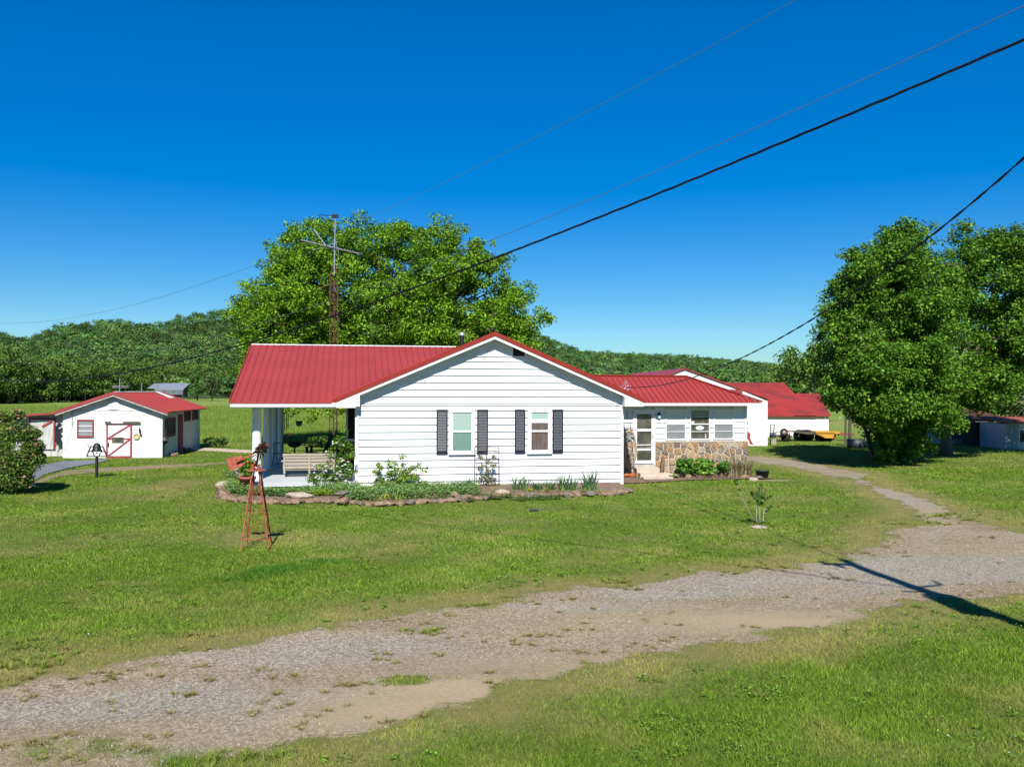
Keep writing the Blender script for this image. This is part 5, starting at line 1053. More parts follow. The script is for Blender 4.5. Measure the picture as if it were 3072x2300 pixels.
a, b = sv(484, 1178), sv(510, 1187); mb = MB(); mb.prism([(pk[0] + .1, v1 - 1.6, pk[1] - .03 + .03), (pk[0] + .9, v1 - 2.0, pk[1] - SP * .9 + .03), (pk[0] + .9, v1 - 1.0, pk[1] - SP * .9 + .03), (pk[0] + .1, v1 - 1.0, pk[1] + .0)], (0, 0, .006)); mb.build('skylight_panel', 'white', shed)
def sbox(name, mat, x0, y0, x1, y1, d0=-.03, d1=-.002, par=shed):
    a, zt = sv(x0, y0); b, zb = sv(x1, y1); q = MB(); q.box(a, b, d0, d1, zb, zt); return q.build(name, mat, par)
# gable vent, window, door
v_ = sbox('gable_vent', 'whitewash', 325, 1190, 358, 1229, -.02, -.001)
q = MB(); a, zt = sv(327, 1192); b, zb = sv(356, 1227); k = zb
while k < zt - .02: q.add([(a, -.05, k), (b, -.05, k), (b, -.022, k + .05), (a, -.022, k + .05)], [(0, 1, 2, 3)]); k += .065
q.build('louvres', 'white', v_)
q = MB(); a, zt = sv(192, 1231); b, zb = sv(486, 1232); q.box(a, b, -.012, -.001, zb, zb + .03); q.build('sill_board', 'dirtywhite', shed)
def frame(name, x0, y0, x1, y1, t_, mat='redpaint'):
    a, zt = sv(x0, y0); b, zb = sv(x1, y1); q = MB(); q.box(a, a + t_, -.05, -.001, zb, zt); q.box(b - t_, b, -.05, -.001, zb, zt); q.box(a + t_, b - t_, -.05, -.001, zt - t_, zt); q.box(a + t_, b - t_, -.05, -.001, zb, zb + t_ * 1.3); return q.build(name, mat, shed), a, b, zb, zt
fw, a, b, zb, zt = frame('window', 232, 1258, 282, 1312, .06); q = MB(); q.box(a + .061, b - .061, -.02, -.004, zb + .08, zt - .061); q.build('pane', 'greyglass', fw); q = MB()
for f in (.33, .66): z_ = zb + .08 + (zt - zb - .14) * f; q.box(a + .061, b - .061, -.035, -.021, z_ - .015, z_ + .015)
q.build('muntin', 'white', fw)
fd, a, b, zb, zt = frame('door', 320, 1267, 396, 1373, .07); q = MB(); q.box(a + .071, b - .071, -.03, -.003, zb + .02, zt - .071); q.build('door_panel', 'white', fd)
q = MB(); zm = sv(350, 1316)[1]; q.box(a + .071, b - .071, -.045, -.0305, zm - .03, zm + .03); q.bar((a + .08, -.04, zm + .03), (b - .09, -.04, zt - .12), .02, .07); q.bar((a + .1, -.04, zb + .1), (b - .09, -.04, zm - .03), .02, .07); q.box(a + .071, b - .071, -.045, -.0305, zt - .11, zt - .072); q.build('brace', 'redpaint', fd)
sbox('window_light', 'dim', 337, 1311, 372, 1327, -.06, -.046, fd); sbox('track', 'dwood', 316, 1264, 422, 1271, -.08, -.051); sbox('letter_plate', 'white', 336, 1263, 371, 1269, -.095, -.081); sbox('door_bolt', 'blackmetal', 325, 1328, 328, 1339, -.07, -.051, fd)
u_, z_ = sv(410, 1309); q = MB(); q.tube([(u_ + .11 * math.cos(t_ * PI / 9), -.04, z_ + .11 * math.sin(t_ * PI / 9)) for t_ in range(19)], .03, 6); q.lathe((u_, -.02, z_), [(.001, -.01), (.1, -.01), (.1, .01)], 14, 'y'); tag(q.build('wreath', M('straw_wreath', (.55, .48, .25), .9, var=.3, vscale=20)), None); wr = C.objects['wreath'] if 'wreath' in C.objects else bpy.context.scene.collection.objects[-1]
wr.location = s0; wr.rotation_euler = (0, 0, ST_); tag(wr, 'round straw coloured wreath hanging right of the shed door', 'wreath')
def cutout(name, pts, fn, thick, mat, label, cat, holes=None):
    q = MB(); P = [fn(x, y) for x, y in pts]; q.prism(P, thick); ob = q.build(name, mat); return tag(ob, label, cat)
def sh(x, y, v=-.07): a_, z_ = sv(x, y, v); return s0 + SU * a_ + SV * v + Vector((0, 0, z_))
cutout('cat_silhouette', [(417, 1284), (420, 1282), (421, 1288), (424, 1291), (422, 1296), (425, 1303), (427, 1307), (425, 1309), (420, 1307), (418, 1300), (416, 1292)], lambda x, y: sh(x, y, -.04), -SV * .012 * -1, 'blackmetal', 'small black climbing animal cutout fixed to the shed wall above the wreath', 'cutout')
q = MB(); a_, z_ = sv(217, 1236); q.tube([(a_, -.03, z_), (a_, -.03, z_ - .6)], .018, 6); q.obox((a_, -.05, z_ + .02), (.08, .06, .08)); q.tube([(a_ + .02, -.02, z_ - .6), (a_ - .3, -.015, z_ - 1.7)], .006, 5); q.tube([(a_ + .0, -.02, z_ - .6), (a_ + .15, -.015, z_ - .2)], .006, 5); q.build('conduit', 'tin', shed)
# side wall: window, door, two small windows, in the shed's own frame
def su_box(name, mat, v0, v1_, z0, z1, d0=.001, d1=.035, par=shed): q = MB(); q.box(SW + d0, SW + d1, v0, v1_, z0, z1); return q.build(name, mat, par)
def su(x, y):
    d = ray(x, y); a_ = (SW - (CP - s0).dot(SU)) / d.dot(SU); P = CP + d * a_ - s0; return P.dot(SV), P.z
for x0, y0, x1, y1, dk in ((495, 1253, 524, 1310, 1), (552, 1231, 570, 1263, 0), (576, 1229, 592, 1259, 0)):
    a, zt = su(x0, (y0 + y1) / 2)[0], su((x0 + x1) / 2, y0)[1]; b, zb = su(x1, (y0 + y1) / 2)[0], su((x0 + x1) / 2, y1)[1]; zt = min(zt, er - .04)
    fr_ = MB(); t_ = .1 if dk else .07; fr_.box(SW + .001, SW + .05, a, a + t_, zb, zt); fr_.box(SW + .001, SW + .05, b - t_, b, zb, zt); fr_.box(SW + .001, SW + .05, a + t_, b - t_, zt - t_, zt); fr_.box(SW + .001, SW + .05, a + t_, b - t_, zb, zb + t_); w_ = fr_.build('window', 'redpaint', shed)
    su_box('pane', 'dim' if dk else 'dark', a + t_ + .001, b - t_ - .001, zb + t_, zt - t_, .004, .02, w_)
a, zt = su(534, 1300)[0], su(540, 1243)[1]; b = su(546, 1300)[0]; su_box('side_door', 'redpaint', a, b, .02, min(zt, er - .05), .001, .05)
# lean-to on the left
l0 = sv(57, 1246, 1.2); q = MB(); Lz0 = sv(150, 1250, 1.2)
a0 = sv(40, 1300, 1.2)[0]; zj = sv(165, 1236, -.3)[1] - .0; ze = sv(57, 1246, .8)[1]
q.prism([(a0, 1.2, -.1), (-.001, 1.2, -.1), (-.001, 1.2, el - .02), (a0, 1.2, ze - .05)], (0, 4.5, 0)); lt = q.build('lean_to_wall', 'dirtywhite', shed)
q = MB(); ex = rl[0] + .02; q.prism([(a0 - .3, .8, ze - .01), (ex, .8, rl[1] - .03), (ex, 5.9, rl[1] - .03), (a0 - .3, 5.9, ze - .01)], (0, 0, -.09)); q.build('lean_to_roof', 'redpaint', shed)
def lv_(x, y): d = ray(x, y); a_ = (1.2 - (CP - s0).dot(SV)) / d.dot(SV); P = CP + d * a_ - s0; return P.dot(SU), P.z
a, zt = lv_(93, 1255); b, zb = lv_(162, 1347); q = MB(); q.box(a, b, 1.12, 1.16, zb, zt - .06); dd = q.build('barn_door', 'dirtywhite', shed); q = MB(); q.box(a - .06, b + .06, 1.10, 1.199, zt - .059, zt + .03); q.box(a - .06, a - .002, 1.1, 1.199, zb, zt - .06); q.box(b + .002, b + .06, 1.1, 1.199, zb, zt - .06); q.bar((a + .5, 1.105, zb + 1.0), (b - .05, 1.105, zt - .12), .02, .10); q.build('door_frame', 'redpaint', dd)
def lw(x, y, v=1.0): d = ray(x, y); a_ = (v - (CP - s0).dot(SV)) / d.dot(SV); return CP + d * a_
S_ = lambda X, Y: (X / 4.731, 1150 + Y / 4.731)
cb = [(790, 575), (822, 572), (830, 557), (862, 560), (870, 580), (890, 605), (868, 602), (858, 622), (838, 622), (826, 640), (848, 665), (852, 690), (832, 695), (832, 740), (848, 770), (880, 815), (872, 850), (868, 870), (888, 930), (886, 945), (868, 925), (846, 865), (832, 855), (812, 868), (780, 905), (776, 897), (800, 865), (790, 820), (775, 770), (778, 690), (778, 640), (790, 600), (815, 590)]
cutout('cowboy_silhouette', [S_(*p) for p in cb], lambda x, y: lw(x, y, .95), SV * .02, 'shutter', 'life size black cowboy cutout leaning on the left lean-to of the shed', 'cutout')
cb = [(2239, 1262), (2243, 1264), (2244, 1272), (2241, 1277), (2244, 1284), (2240, 1290), (2247, 1297), (2252, 1301), (2250, 1312), (2254, 1322), (2258, 1330), (2263, 1332), (2258, 1334), (2251, 1333), (2246, 1322), (2240, 1314), (2236, 1300), (2234, 1280)]
cutout('red_silhouette', cb, lambda x, y: at(x, y, 46.4), Vector((0, .03, 0)), 'redpaint', 'red painted figure cutout against the white barn wall behind the stone wing', 'cutout')
# aerial rods on the shed ridge
for px, h_, lab in ((338, .6, 'small crossbar aerial standing behind the shed ridge peak'), (423, .42, 'thin bare metal rod in the middle of the shed ridge'), (487, .42, 'thin bare metal rod near the back end of the shed ridge')):
    v_ = {338: .6, 423: 3.9, 487: 6.6}[px]; P = s0 + SU * pk[0] + SV * v_; q = MB(); q.tube([(0, 0, pk[1]), (0, 0, pk[1] + h_)], .018, 5)
    if px == 338:
        for z_ in (.2, .26): q.tube([(-.35, 0, pk[1] + z_), (.35, .1, pk[1] + z_)], .012, 4)
    ob = q.build('roof_aerial' if px == 338 else 'roof_rod', 'galv'); ob.location = P; tag(ob, lab, 'aerial')
# kettle grill and rocks by the shed
gr = thing('kettle_grill', 'black kettle grill on a post beside the right corner of the shed', 'grill', G(493, 1371)); q = MB(); q.tube([(0, 0, 0), (0, 0, .6)], .035, 8); q.build('post', 'blackmetal', gr); q = MB(); q.lathe((0, 0, 0), [(.001, .58), (.1, .60), (.17, .70), (.18, .76), (.001, .77)], 18); q.build('bowl', 'blackmetal', gr, True); q = MB(); q.lathe((0, 0, 0), [(.18, .77), (.15, .86), (.08, .92), (.001, .93)], 18); q.tube([(-.03, 0, .93), (0, 0, .97), (.03, 0, .93)], .008, 5); q.build('lid', 'tub', gr, True); q = MB(); q.lathe((0, 0, 0), [(.17, .745), (.205, .745), (.205, .76), (.17, .76)], 18); q.build('rim', 'galv', gr)
for k, (x, y, s) in enumerate(((508, 1366, .4), (520, 1368, .45), (530, 1363, .5), (540, 1360, .45), (512, 1358, .35), (526, 1354, .4), (552, 1354, .5), (566, 1350, .4))): s *= .62; rock('pile_stone', G(x, y) + Vector((0, 0, s * .2)), s, k, 'rock' if k < 6 else 'greyrock', 'tan stone in the small rock pile beside the shed wall', 'rock pile beside the shed', k)
# ================================================================== ROSE BUSH AT LEFT
RBX = [(30, 1290, 62), (75, 1300, 42), (100, 1340, 35), (20, 1360, 85), (80, 1380, 55), (-30, 1330, 70), (-60, 1400, 80), (40, 1430, 60), (10, 1250, 26), (55, 1245, 20), (-20, 1455, 60), (105, 1300, 20), (70, 1440, 30), (110, 1370, 26)]
b0 = G(25, 1478); rsb = np.random.RandomState(90); cen = []; rad = []
for x, y, r in RBX:
    for s in (-1, 1): p = at(x, y, b0.y + s * r / 130) - b0; cen.append((p.x, p.y, p.z)); rad.append(r * b0.y / F * 1.02)
RC = [(.10, .20, .03), (.16, .28, .04), (.05, .10, .025), (.12, .10, .04), (.20, .32, .05)]
plant('pink_rose_bush', 'big dark rose bush with scattered pink blossoms at the left edge of the lawn', 'rose bush', b0, [fol(cen, np.array(rad) * .95, 750, .07, RC, 91), flowers(cen, rad, 75, .075, [(.65, .18, .22), (.75, .38, .38), (.55, .10, .16)], 92), stems([[(0, 0, 0), tuple(np.array(c) * .5), c] for c in cen[::2]], 'bark', .02)])
def onv(px, v): return H(hv(px, 1400, v)[0], v)
# ================================================================== WING BED
for i, (x, y, r, sd, lab) in enumerate(((2060, 1392, 27, 93, 'leftmost rounded glossy green hydrangea below the stone wall'), (2120, 1392, 27, 94, 'middle light green hydrangea below the stone wall'), (2166, 1394, 17, 95, 'smaller dark green hydrangea beside the dry grass clump'))):
    b0 = onv(x, 1.75); cen = []; rad = []
    for k in range(16): p = at(x + rs.uniform(-r * .8, r * .8), y + 3 + rs.uniform(-r * .55, r * .8), b0.y + rs.uniform(-.15, .15)) - b0; cen.append((p.x, p.y, p.z)); rad.append(r * .48 * b0.y / F)
    plant('hydrangea', lab, 'shrub', b0, [fol(cen, rad, 75, .10, [(.10, .26, .03), (.16, .36, .04), (.07, .18, .025)] if i != 1 else [(.16, .34, .04), (.22, .42, .05), (.10, .22, .03)], sd, aspect=.8), stems([[(0, 0, 0), tuple(np.array(c) * .6), c] for c in cen[:5]], 'bark', .012)], 'hydrangeas below the stone wall')
b0 = onv(2222, 1.6); plant('dry_grass_clump', 'tall clump of straw coloured ornamental grass at the corner of the stone wing', 'ornamental grass', b0, [blades([(x_, rs.uniform(-.1, .1), 60, 1.0, .5, .009, [(.42, .34, .20), (.50, .42, .27), (.30, .22, .13), (.16, .26, .06)], .55) for x_ in (-.3, -.15, 0, .12, .25)])])
b0 = onv(2150, 1.4); plant('fallen_dry_leaves', 'flattened straw coloured leaves on the ground below the hydrangeas', 'dry leaves', b0, [blades([(x_, rs.uniform(-.1, .2), 26, .25, .4, .008, [(.42, .34, .22), (.33, .25, .16)], .9) for x_ in (-.6, -.35, -.1, .15, .4)])])
b0 = onv(2014, 1.75); plant('hosta', 'pale green and cream hosta beside the steps', 'plant', b0, [blades([(0, 0, 70, .28, .26, .028, [(.42, .52, .20), (.60, .64, .38), (.30, .44, .14)], 1.0), (.15, .02, 50, .25, .24, .028, [(.42, .52, .20), (.60, .64, .38)], 1.0)])])
for k, (x, y, s, mt) in enumerate(((2003, 1425, .35, 'rock'), (2025, 1430, .45, 'rock'), (2050, 1432, .5, 'rock'), (2078, 1431, .45, 'greyrock'), (2105, 1432, .4, 'rock'), (2168, 1428, .28, 'palerock'), (2182, 1430, .26, 'rock'), (2190, 1426, .25, 'palerock'), (2205, 1432, .4, 'greyrock'), (2232, 1434, .35, 'rock'), (2250, 1438, .28, 'rock'), (2262, 1441, .26, 'palerock'), (2275, 1437, .3, 'greyrock'), (2240, 1428, .28, 'palerock'), (2130, 1431, .35, 'rock'))):
    rock('bed_stone', G(x, y) + Vector((0, 0, s * .15)), s, k, mt, 'loose stone edging the bed below the stone wing', 'stones edging the wing bed', k * 1.1, (1, .8, .6))
rock('leaning_slab', G(1988, 1434) + Vector((0, .12, .42)), .5, 2, 'rock', 'tall upright stone slab standing against the right side of the steps', None, 1.4, (.95, .42, 1.75))
rock('step_boulder', G(1903, 1430) + Vector((0, .1, .2)), .42, 5, 'rock', 'brown boulder left of the door steps under the hose', None, .4, (.8, .7, 1.0)); rock('round_rock', G(1919, 1430) + Vector((0, 0, .08)), .2, 3, 'rock', 'small round rock touching the bottom step', None)
tb = thing('rubber_tub', 'black rubber feed tub on the ground right of the wing bed', 'tub', G(2287, 1434)); q = MB(); q.lathe((0, 0, 0), [(.001, .0), (.185, .0), (.225, .25), (.24, .25), (.24, .27), (.212, .27), (.18, .03), (.001, .03)], 26); q.build('tub', 'tub', tb, True)
hs_ = thing('garden_hose', 'faded garden hose hung in loops on the stone beside the screen door', 'garden hose', H(0, 0), TH); q = MB(); u0, zt = hv(1890, 1290, WV - .12); r_ = random.Random(3)
for k in range(7):
    c = u0 - .02 + r_.uniform(-.05, .05); zb = .35 + r_.uniform(0, .35); wd = .20 + r_.uniform(-.05, .05); ztt = zt + r_.uniform(-.1, .05); P = []
    for j in range(25): a = 2 * PI * j / 24; P.append((c + wd * math.cos(a) + .03 * math.sin(3 * a + k), WV - .10 - .02 * k % .07, (ztt + zb) / 2 + (ztt - zb) / 2 * math.sin(a)))
    q.tube(P, .011, 6)
q.build('loops', 'hose', hs_); q = MB()
for k in range(3): P = [(u0 - .12 + .25 * math.cos(2 * PI * j / 20), WV - .28 + .12 * math.sin(2 * PI * j / 20), .09 + .025 * k + .02 * math.sin(j)) for j in range(21)]; q.tube(P, .012, 6)
q.build('coil', 'hose2', hs_); q = MB(); q.bar((u0 - .18, WV - .06, zt + .02), (u0 + .12, WV - .06, zt - .0), .05, .04); q.build('hanger', 'blackmetal', hs_)
# ================================================================== LAWN THINGS
b0 = G(2275, 1575); cen = []; rad = []
for x, y, r in ((2283, 1455, 5), (2282, 1468, 7), (2275, 1480, 9), (2285, 1485, 10), (2270, 1492, 10), (2290, 1495, 9), (2280, 1502, 11), (2286, 1512, 8), (2306, 1522, 6), (2313, 1518, 4), (2300, 1532, 5), (2256, 1478, 6), (2260, 1484, 4), (2207, 1442, 6), (2209, 1450, 5), (2218, 1468, 3), (2248, 1505, 3), (2312, 1488, 4), (2305, 1492, 4)):
    p = at(x, y, b0.y + rs.uniform(-.1, .1)) - b0; cen.append((p.x, p.y, p.z)); rad.append(r * b0.y / F)
def st(*pts): return [tuple(at(x, y, b0.y) - b0) for x, y in pts]
plant('young_crape_myrtle', 'small upright sapling with bare lower stems and dark leaves on the right lawn', 'sapling', b0, [fol(cen, rad, 60, .05, [(.05, .12, .02), (.10, .22, .03), (.14, .28, .04)], 96), stems([st((2262, 1562), (2245, 1530), (2225, 1490), (2208, 1445)), st((2270, 1565), (2268, 1520), (2275, 1485)), st((2280, 1565), (2278, 1520), (2282, 1460)), st((2288, 1560), (2293, 1530), (2310, 1520)), st((2290, 1562), (2290, 1520), (2290, 1495))], 'palebark', .012)])
rock('white_rock', G(2278, 1583) + Vector((0, 0, .02)), .3, 4, 'palerock', 'flat white rock at the foot of the sapling', None, .2, (1, .6, .3))
sl = thing('ground_spotlight', 'small black ground light lying in the grass before the house', 'ground light', G(1602, 1535)); q = MB(); q.box(-.11, .07, -.05, .06, .03, .07); q.build('panel', 'tub', sl); q = MB(); q.tube([(0, 0, .03), (0, 0, -.05)], .012, 5); q.tube([(.06, 0, .03), (.12, 0, .06)], .02, 6); q.build('stake', 'blackmetal', sl)
# ================================================================== ANTENNA TOWER
T0 = at(1000, 1300, 37.6); T0.z = 0; tw = thing('antenna_tower', 'rusty triangular lattice tower with television aerials behind the porch', 'antenna tower', T0); tz = 8.35
cor = [(.19 * math.cos(a), .19 * math.sin(a)) for a in (PI / 2 + .15, PI / 2 + .15 + 2 * PI / 3, PI / 2 + .15 + 4 * PI / 3)]
for x, y in cor: q = MB(); q.tube([(x, y, 0), (x, y, tz - .45), (x * .25, y * .25, tz)], .022, 6); q.build('leg', 'rusttower', tw)
q = MB(); z_ = .1; k = 0
while z_ < tz - .6:
    for i in range(3):
        a, b = cor[i], cor[(i + 1) % 3]; q.tube([(a[0], a[1], z_), (b[0], b[1], z_)], .012, 4); q.tube([(a[0], a[1], z_) if k % 2 else (b[0], b[1], z_), (b[0], b[1], z_ + .55) if k % 2 else (a[0], a[1], z_ + .55)], .010, 4)
    z_ += .55; k += 1
q.build('lattice', 'rusttower', tw); mt = (at(1003, 650, 37.6) - T0).z
q = MB(); q.tube([(0, 0, tz - .4), (.04, 0, mt)], .026, 8); q.tube([(.05, 0, mt - 1.0), (.18, .05, mt - 1.5), (.12, 0, mt - 2.2)], .01, 5); mast = q.build('mast', 'galv', tw)
za = (at(1003, 745, 37.6) - T0).z; q = MB(); A0 = Vector((-1.35, -.3, za + .30)); A1 = Vector((1.0, .5, za - .15)); q.tube([A0, A1], .026, 5)
dr_ = (A1 - A0).normalized(); sd_ = dr_.cross(Vector((0, 0, 1))).normalized()
for f, L in ((.0, .35), (.12, .5), (.25, .9), (.4, 1.3), (.55, 1.5), (.7, 1.5), (.85, 1.3), (1, 1.1)):
    c = A0.lerp(A1, f); up_ = Vector((-.1, 0, .25)) * (L * .5); q.tube([c - sd_ * L * .5 + up_, c, c + sd_ * L * .5 - up_ * .6], .015, 4)
q.tube([A0.lerp(A1, .3) + Vector((-.3, 0, -.25)), A0.lerp(A1, .5) + Vector((0, 0, .03))], .014, 4); q.tube([A0.lerp(A1, .3) + Vector((-.3, .3, .7)), A0.lerp(A1, .42)], .012, 4); q.build('long_aerial', 'galv', tw)
q = MB(); c = Vector((-.08, 0, mt + .02)); q.tube([c + Vector((-.5, -.1, .03)), c + Vector((.2, .1, 0))], .014, 5)
for f in range(8): p = c + Vector((-.48 + f * .09, -.1 + .025 * f, .03)); q.tube([p + Vector((0, -.2, -.02)), p + Vector((0, .2, .02))], .012, 4)
q.box(c.x, c.x + .25, -.05, .05, c.z - .08, c.z + .08); q.build('top_aerial', 'blackmetal', tw)
# ================================================================== BARNS
BY = 47.3; b0 = G(2306, 1335); BT_ = math.radians(2.5); P_ = lambda x, y, Y=BY: at(x, y, Y)
bar = thing('white_barn', 'white metal barn with a low red gable roof behind the stone wing', 'barn', (b0.x, BY, 0)); O = Vector((b0.x, BY, 0))
def L_(x, y, Y=BY): return P_(x, y, Y) - O
pk_ = L_(2055, 1105); gl = L_(1900, 1166); gr_ = L_(2218, 1166); e1 = L_(2227, 1170); e2 = L_(2303, 1199)
slp = (pk_.z - gr_.z) / (gr_.x - pk_.x); gl.x = pk_.x - (gr_.x - pk_.x) * 1.1; gl.z = pk_.z - slp * (pk_.x - gl.x)
q = MB(); q.prism([(gl.x, 0, -.1), (e2.x, 0, -.1), (e2.x, 0, e2.z), (e1.x, 0, e1.z), (gr_.x, 0, gr_.z), (pk_.x, 0, pk_.z - .06), (gl.x, 0, gl.z)], (-.3, 17, 0)); q.build('wall', 'whitewash', bar)
q = MB(); rd = Vector((-.75, 15.5, 0)); 
q.prism([(gl.x - .3, -.10, gl.z - .1), (pk_.x, -.10, pk_.z + .02), Vector((pk_.x, 0, pk_.z + .02)) + rd, Vector((gl.x - .3, 0, gl.z - .1)) + rd], (0, 0, -.06))
q.prism([(pk_.x, -.10, pk_.z + .02), (gr_.x + .15, -.10, gr_.z - .0), Vector((gr_.x + .15, 0, gr_.z)) + rd, Vector((pk_.x, 0, pk_.z + .02)) + rd], (0, 0, -.06))
q.prism([(gr_.x + .15, -.05, gr_.z - .02), (e2.x + .15, -.12, e2.z + .03), Vector((e2.x + .15, 0, e2.z + .03)) + rd, Vector((gr_.x + .15, 0, gr_.z - .02)) + rd], (0, 0, -.05)); q.build('roof', 'roof', bar)
q = MB(); a = L_(2150, 1167, BY - .8); b = L_(2227, 1185, BY - .8); q.box(a.x, b.x, -.8, -.02, b.z, a.z - .02); q.build('red_panel', 'redpaint', bar)
q = MB(); rg = random.Random(2); x0 = e2.x - .75; 
q.prism([(x0 + .1, -.03, 0), (e2.x - .05, -.03, 0), (e2.x - .1, -.03, .55), (x0 + .45, -.03, .62)], (0, .02, 0)); q.build('loose_sheet', 'white', bar)
BY2 = 56.5; O2 = Vector((16, BY2, 0)); bar2 = thing('long_barn', 'long white barn with a weathered red roof, partly behind the hackberry tree', 'barn', O2)
def K(x, y, Y): return at(x, y, Y) - O2
r0 = K(2150, 1142, 63); r1 = K(2351, 1152, 63); e0_ = K(2150, 1252, 56.3); e1_ = K(2436, 1243, 56.3); r0.z = r1.z = K(2260, 1147, 63).z; ez = K(2380, 1246, 56.3).z; e0_.z = e1_.z = ez
q = MB(); q.prism([e0_, e1_ + Vector((.3, 0, 0)), r1, r0], (0, 0, -.08)); lowr = K(2376, 1180, 61); lr2 = K(2445, 1179, 61); lr2.z = lowr.z; k_ = K(2492, 1246, 56.3); k_.z = ez
q.prism([e1_ + Vector((-1.2, .0, .012)), (k_.x, k_.y, ez + .012), (lr2.x + .25, lr2.y, lr2.z + .012), (lowr.x, lowr.y, lowr.z + .012)], (0, 0, -.06)); q.prism([r0, r1, r1 + Vector((.9, 6, -2)), r0 + Vector((0, 6, -2))], (0, 0, -.08)); q.build('roof', 'roof2', bar2)
q = MB(); q.box(e0_.x, K(2486, 1300, BY2).x, 0, 9, -.2, ez - .02); q.build('wall', 'whitewash', bar2); q = MB()
for k in range(9): q.box(e0_.x + 3 + k * 1.0, e0_.x + 3.08 + k * 1.0, -.12, -.001, ez - .16, ez - .09)
q.build('rafter_tail', 'dirtywhite', bar2)
# trailers and implements between the barns
OT = at(2400, 1320, 52); OT.z = 0
def T_(x, y, Y=52): return at(x, y, Y) - OT
wg = thing('flat_wagon', 'old flatbed hay wagon with dark tyres before the long white barn', 'wagon', OT)
q = MB(); a = T_(2362, 1293); b = T_(2434, 1301); q.prism([(a.x, -.6, a.z), (b.x, -.6, b.z + .12), (b.x, -.6, b.z), (a.x + 1, -.6, b.z - .0)], (0, 1.8, 0)); q.build('bed', 'dwood', wg)
for x in (2398, 2413, 2424):
    c = T_(x, 1309); q = MB(); q.lathe((c.x, 0, .33), [(.12, -.12), (.33, -.12), (.36, -.07), (.36, .07), (.33, .12), (.12, .12)], 18, 'y'); wh_ = q.build('wheel', 'tyre', wg, True); q = MB(); q.lathe((c.x, 0, .33), [(.001, -.1), (.13, -.1), (.13, .1), (.001, .1)], 12, 'y'); q.build('rim', 'galv', wh_)
yh = thing('yellow_hopper', 'yellow steel hopper box on dark wheels at the end of the wagon', 'farm implement', OT); q = MB(); a = T_(2433, 1293); b = T_(2492, 1312); c1 = T_(2449, 1312); q.prism([(a.x, -.7, a.z), (b.x, -.7, a.z), (b.x - .1, -.7, b.z), (c1.x + .3, -.7, b.z), (c1.x, -.7, a.z - .22), (a.x, -.7, a.z - .12)], (0, 1.3, 0)); q.box(a.x, b.x + .05, -.76, -.701, a.z - .07, a.z + .02); q.build('hopper', 'yellow', yh)
for x in (2455, 2468, 2484): c = T_(x, 1312); q = MB(); q.lathe((c.x, -.1, .22), [(.001, -.1), (.24, -.1), (.24, .1), (.001, .1)], 16, 'y'); q.build('wheel', 'tyre', yh, True)
yb = thing('yellow_beam', 'yellow steel beam implement behind the tree trunks right of the hopper', 'farm implement', at(2500, 1320, 53) * 1.0); yb.location.z = 0; O3 = yb.location.copy(); q = MB(); a = at(2496, 1293, 53) - O3; b = at(2515, 1300, 53) - O3; q.box(a.x, b.x, -.3, .3, b.z, a.z); q.build('beam', 'yellow', yb); q = MB(); q.box(b.x, b.x + .9, -.2, .2, a.z - .25, a.z - .12); q.box(a.x + .1, a.x + .2, -.1, .1, 0, b.z); q.build('frame', 'redpaint', yb)
ut = thing('utility_trailer', 'small rusty utility trailer frame with a rail beside the white barn corner', 'trailer', OT); q = MB(); a = T_(2318, 1305); b = T_(2368, 1310); q.box(a.x, b.x, -.6, .6, b.z, a.z); q.build('frame', 'rusttower', ut); q = MB(); c = T_(2318, 1293); q.box(a.x, b.x - .2, -.6, -.56, c.z - .03, c.z)
for k in range(4): q.box(a.x + k * .27, a.x + k * .27 + .04, -.6, -.56, a.z + .001, c.z - .031)
q.build('rail', 'blackmetal', ut)
c = T_(2349, 1318); q = MB(); q.lathe((c.x, -.5, .24), [(.001, -.15), (.25, -.15), (.25, .15), (.001, .15)], 16, 'y'); q.build('wheel', 'tyre', ut, True)
c = at(2352, 1296, 51.2); sp_ = thing('spare_wheel', 'upright spare wheel with a pale rusty rim resting on the utility trailer', 'wheel', c); q = MB(); q.lathe((0, 0, 0), [(.13, -.09), (.2, -.09), (.22, -.05), (.22, .05), (.2, .09), (.13, .09)], 22, 'y'); q.build('tyre', 'tyre', sp_, True); q = MB(); q.lathe((0, 0, 0), [(.001, -.05), (.05, -.08), (.06, -.04), (.135, -.06), (.135, .06), (.001, .06)], 18, 'y'); q.build('rim', 'rim', sp_, True)
O4 = at(2314, 1320, 49); O4.z = 0
def R4(x, y): return at(x, y, 49) - O4
ld = thing('loading_ramp', 'short grey metal ladder ramp propped upright beside the barn corner', 'ramp', O4 + Vector((0, 0, 0))); q = MB(); a, b, c, d = R4(2309, 1296), R4(2312, 1273), R4(2320, 1296), R4(2323, 1273); a.z = c.z = .35; q.bar(a, b, .04, .04); q.bar(c, d, .04, .04)
for f in (.3, .5, .7, .98): q.bar(a.lerp(b, f), c.lerp(d, f), .03, .03)
q.build('frame', 'blackmetal', ld)
bk = thing('grey_bin_stack', 'stack of dark grey plastic bins against the barn corner', 'bins', O4 + Vector((.02, -.25, 0))); a, b = R4(2307, 1296), R4(2319, 1320)
for k in range(3): z0 = .36 + (a.z - .36) * k / 3; z1 = .36 + (a.z - .36) * (k + 1) / 3 - .02; q = MB(); q.prism([(a.x + .03, -.15, z0), (b.x - .03, -.15, z0), (b.x, -.15, z1), (a.x, -.15, z1)], (0, .3, 0)); q.build('bin', 'tub', bk)
cr = thing('wooden_crate', 'small weathered wooden crate on the ground under the grey bins', 'crate', O4 + Vector((.02, -.25, 0))); q = MB()
for k in range(4): x = a.x - .02 + k * (b.x - a.x + .05) / 4; q.box(x, x + .055, -.2, -.18, 0, .32); q.box(x, x + .055, .18, .2, 0, .32)
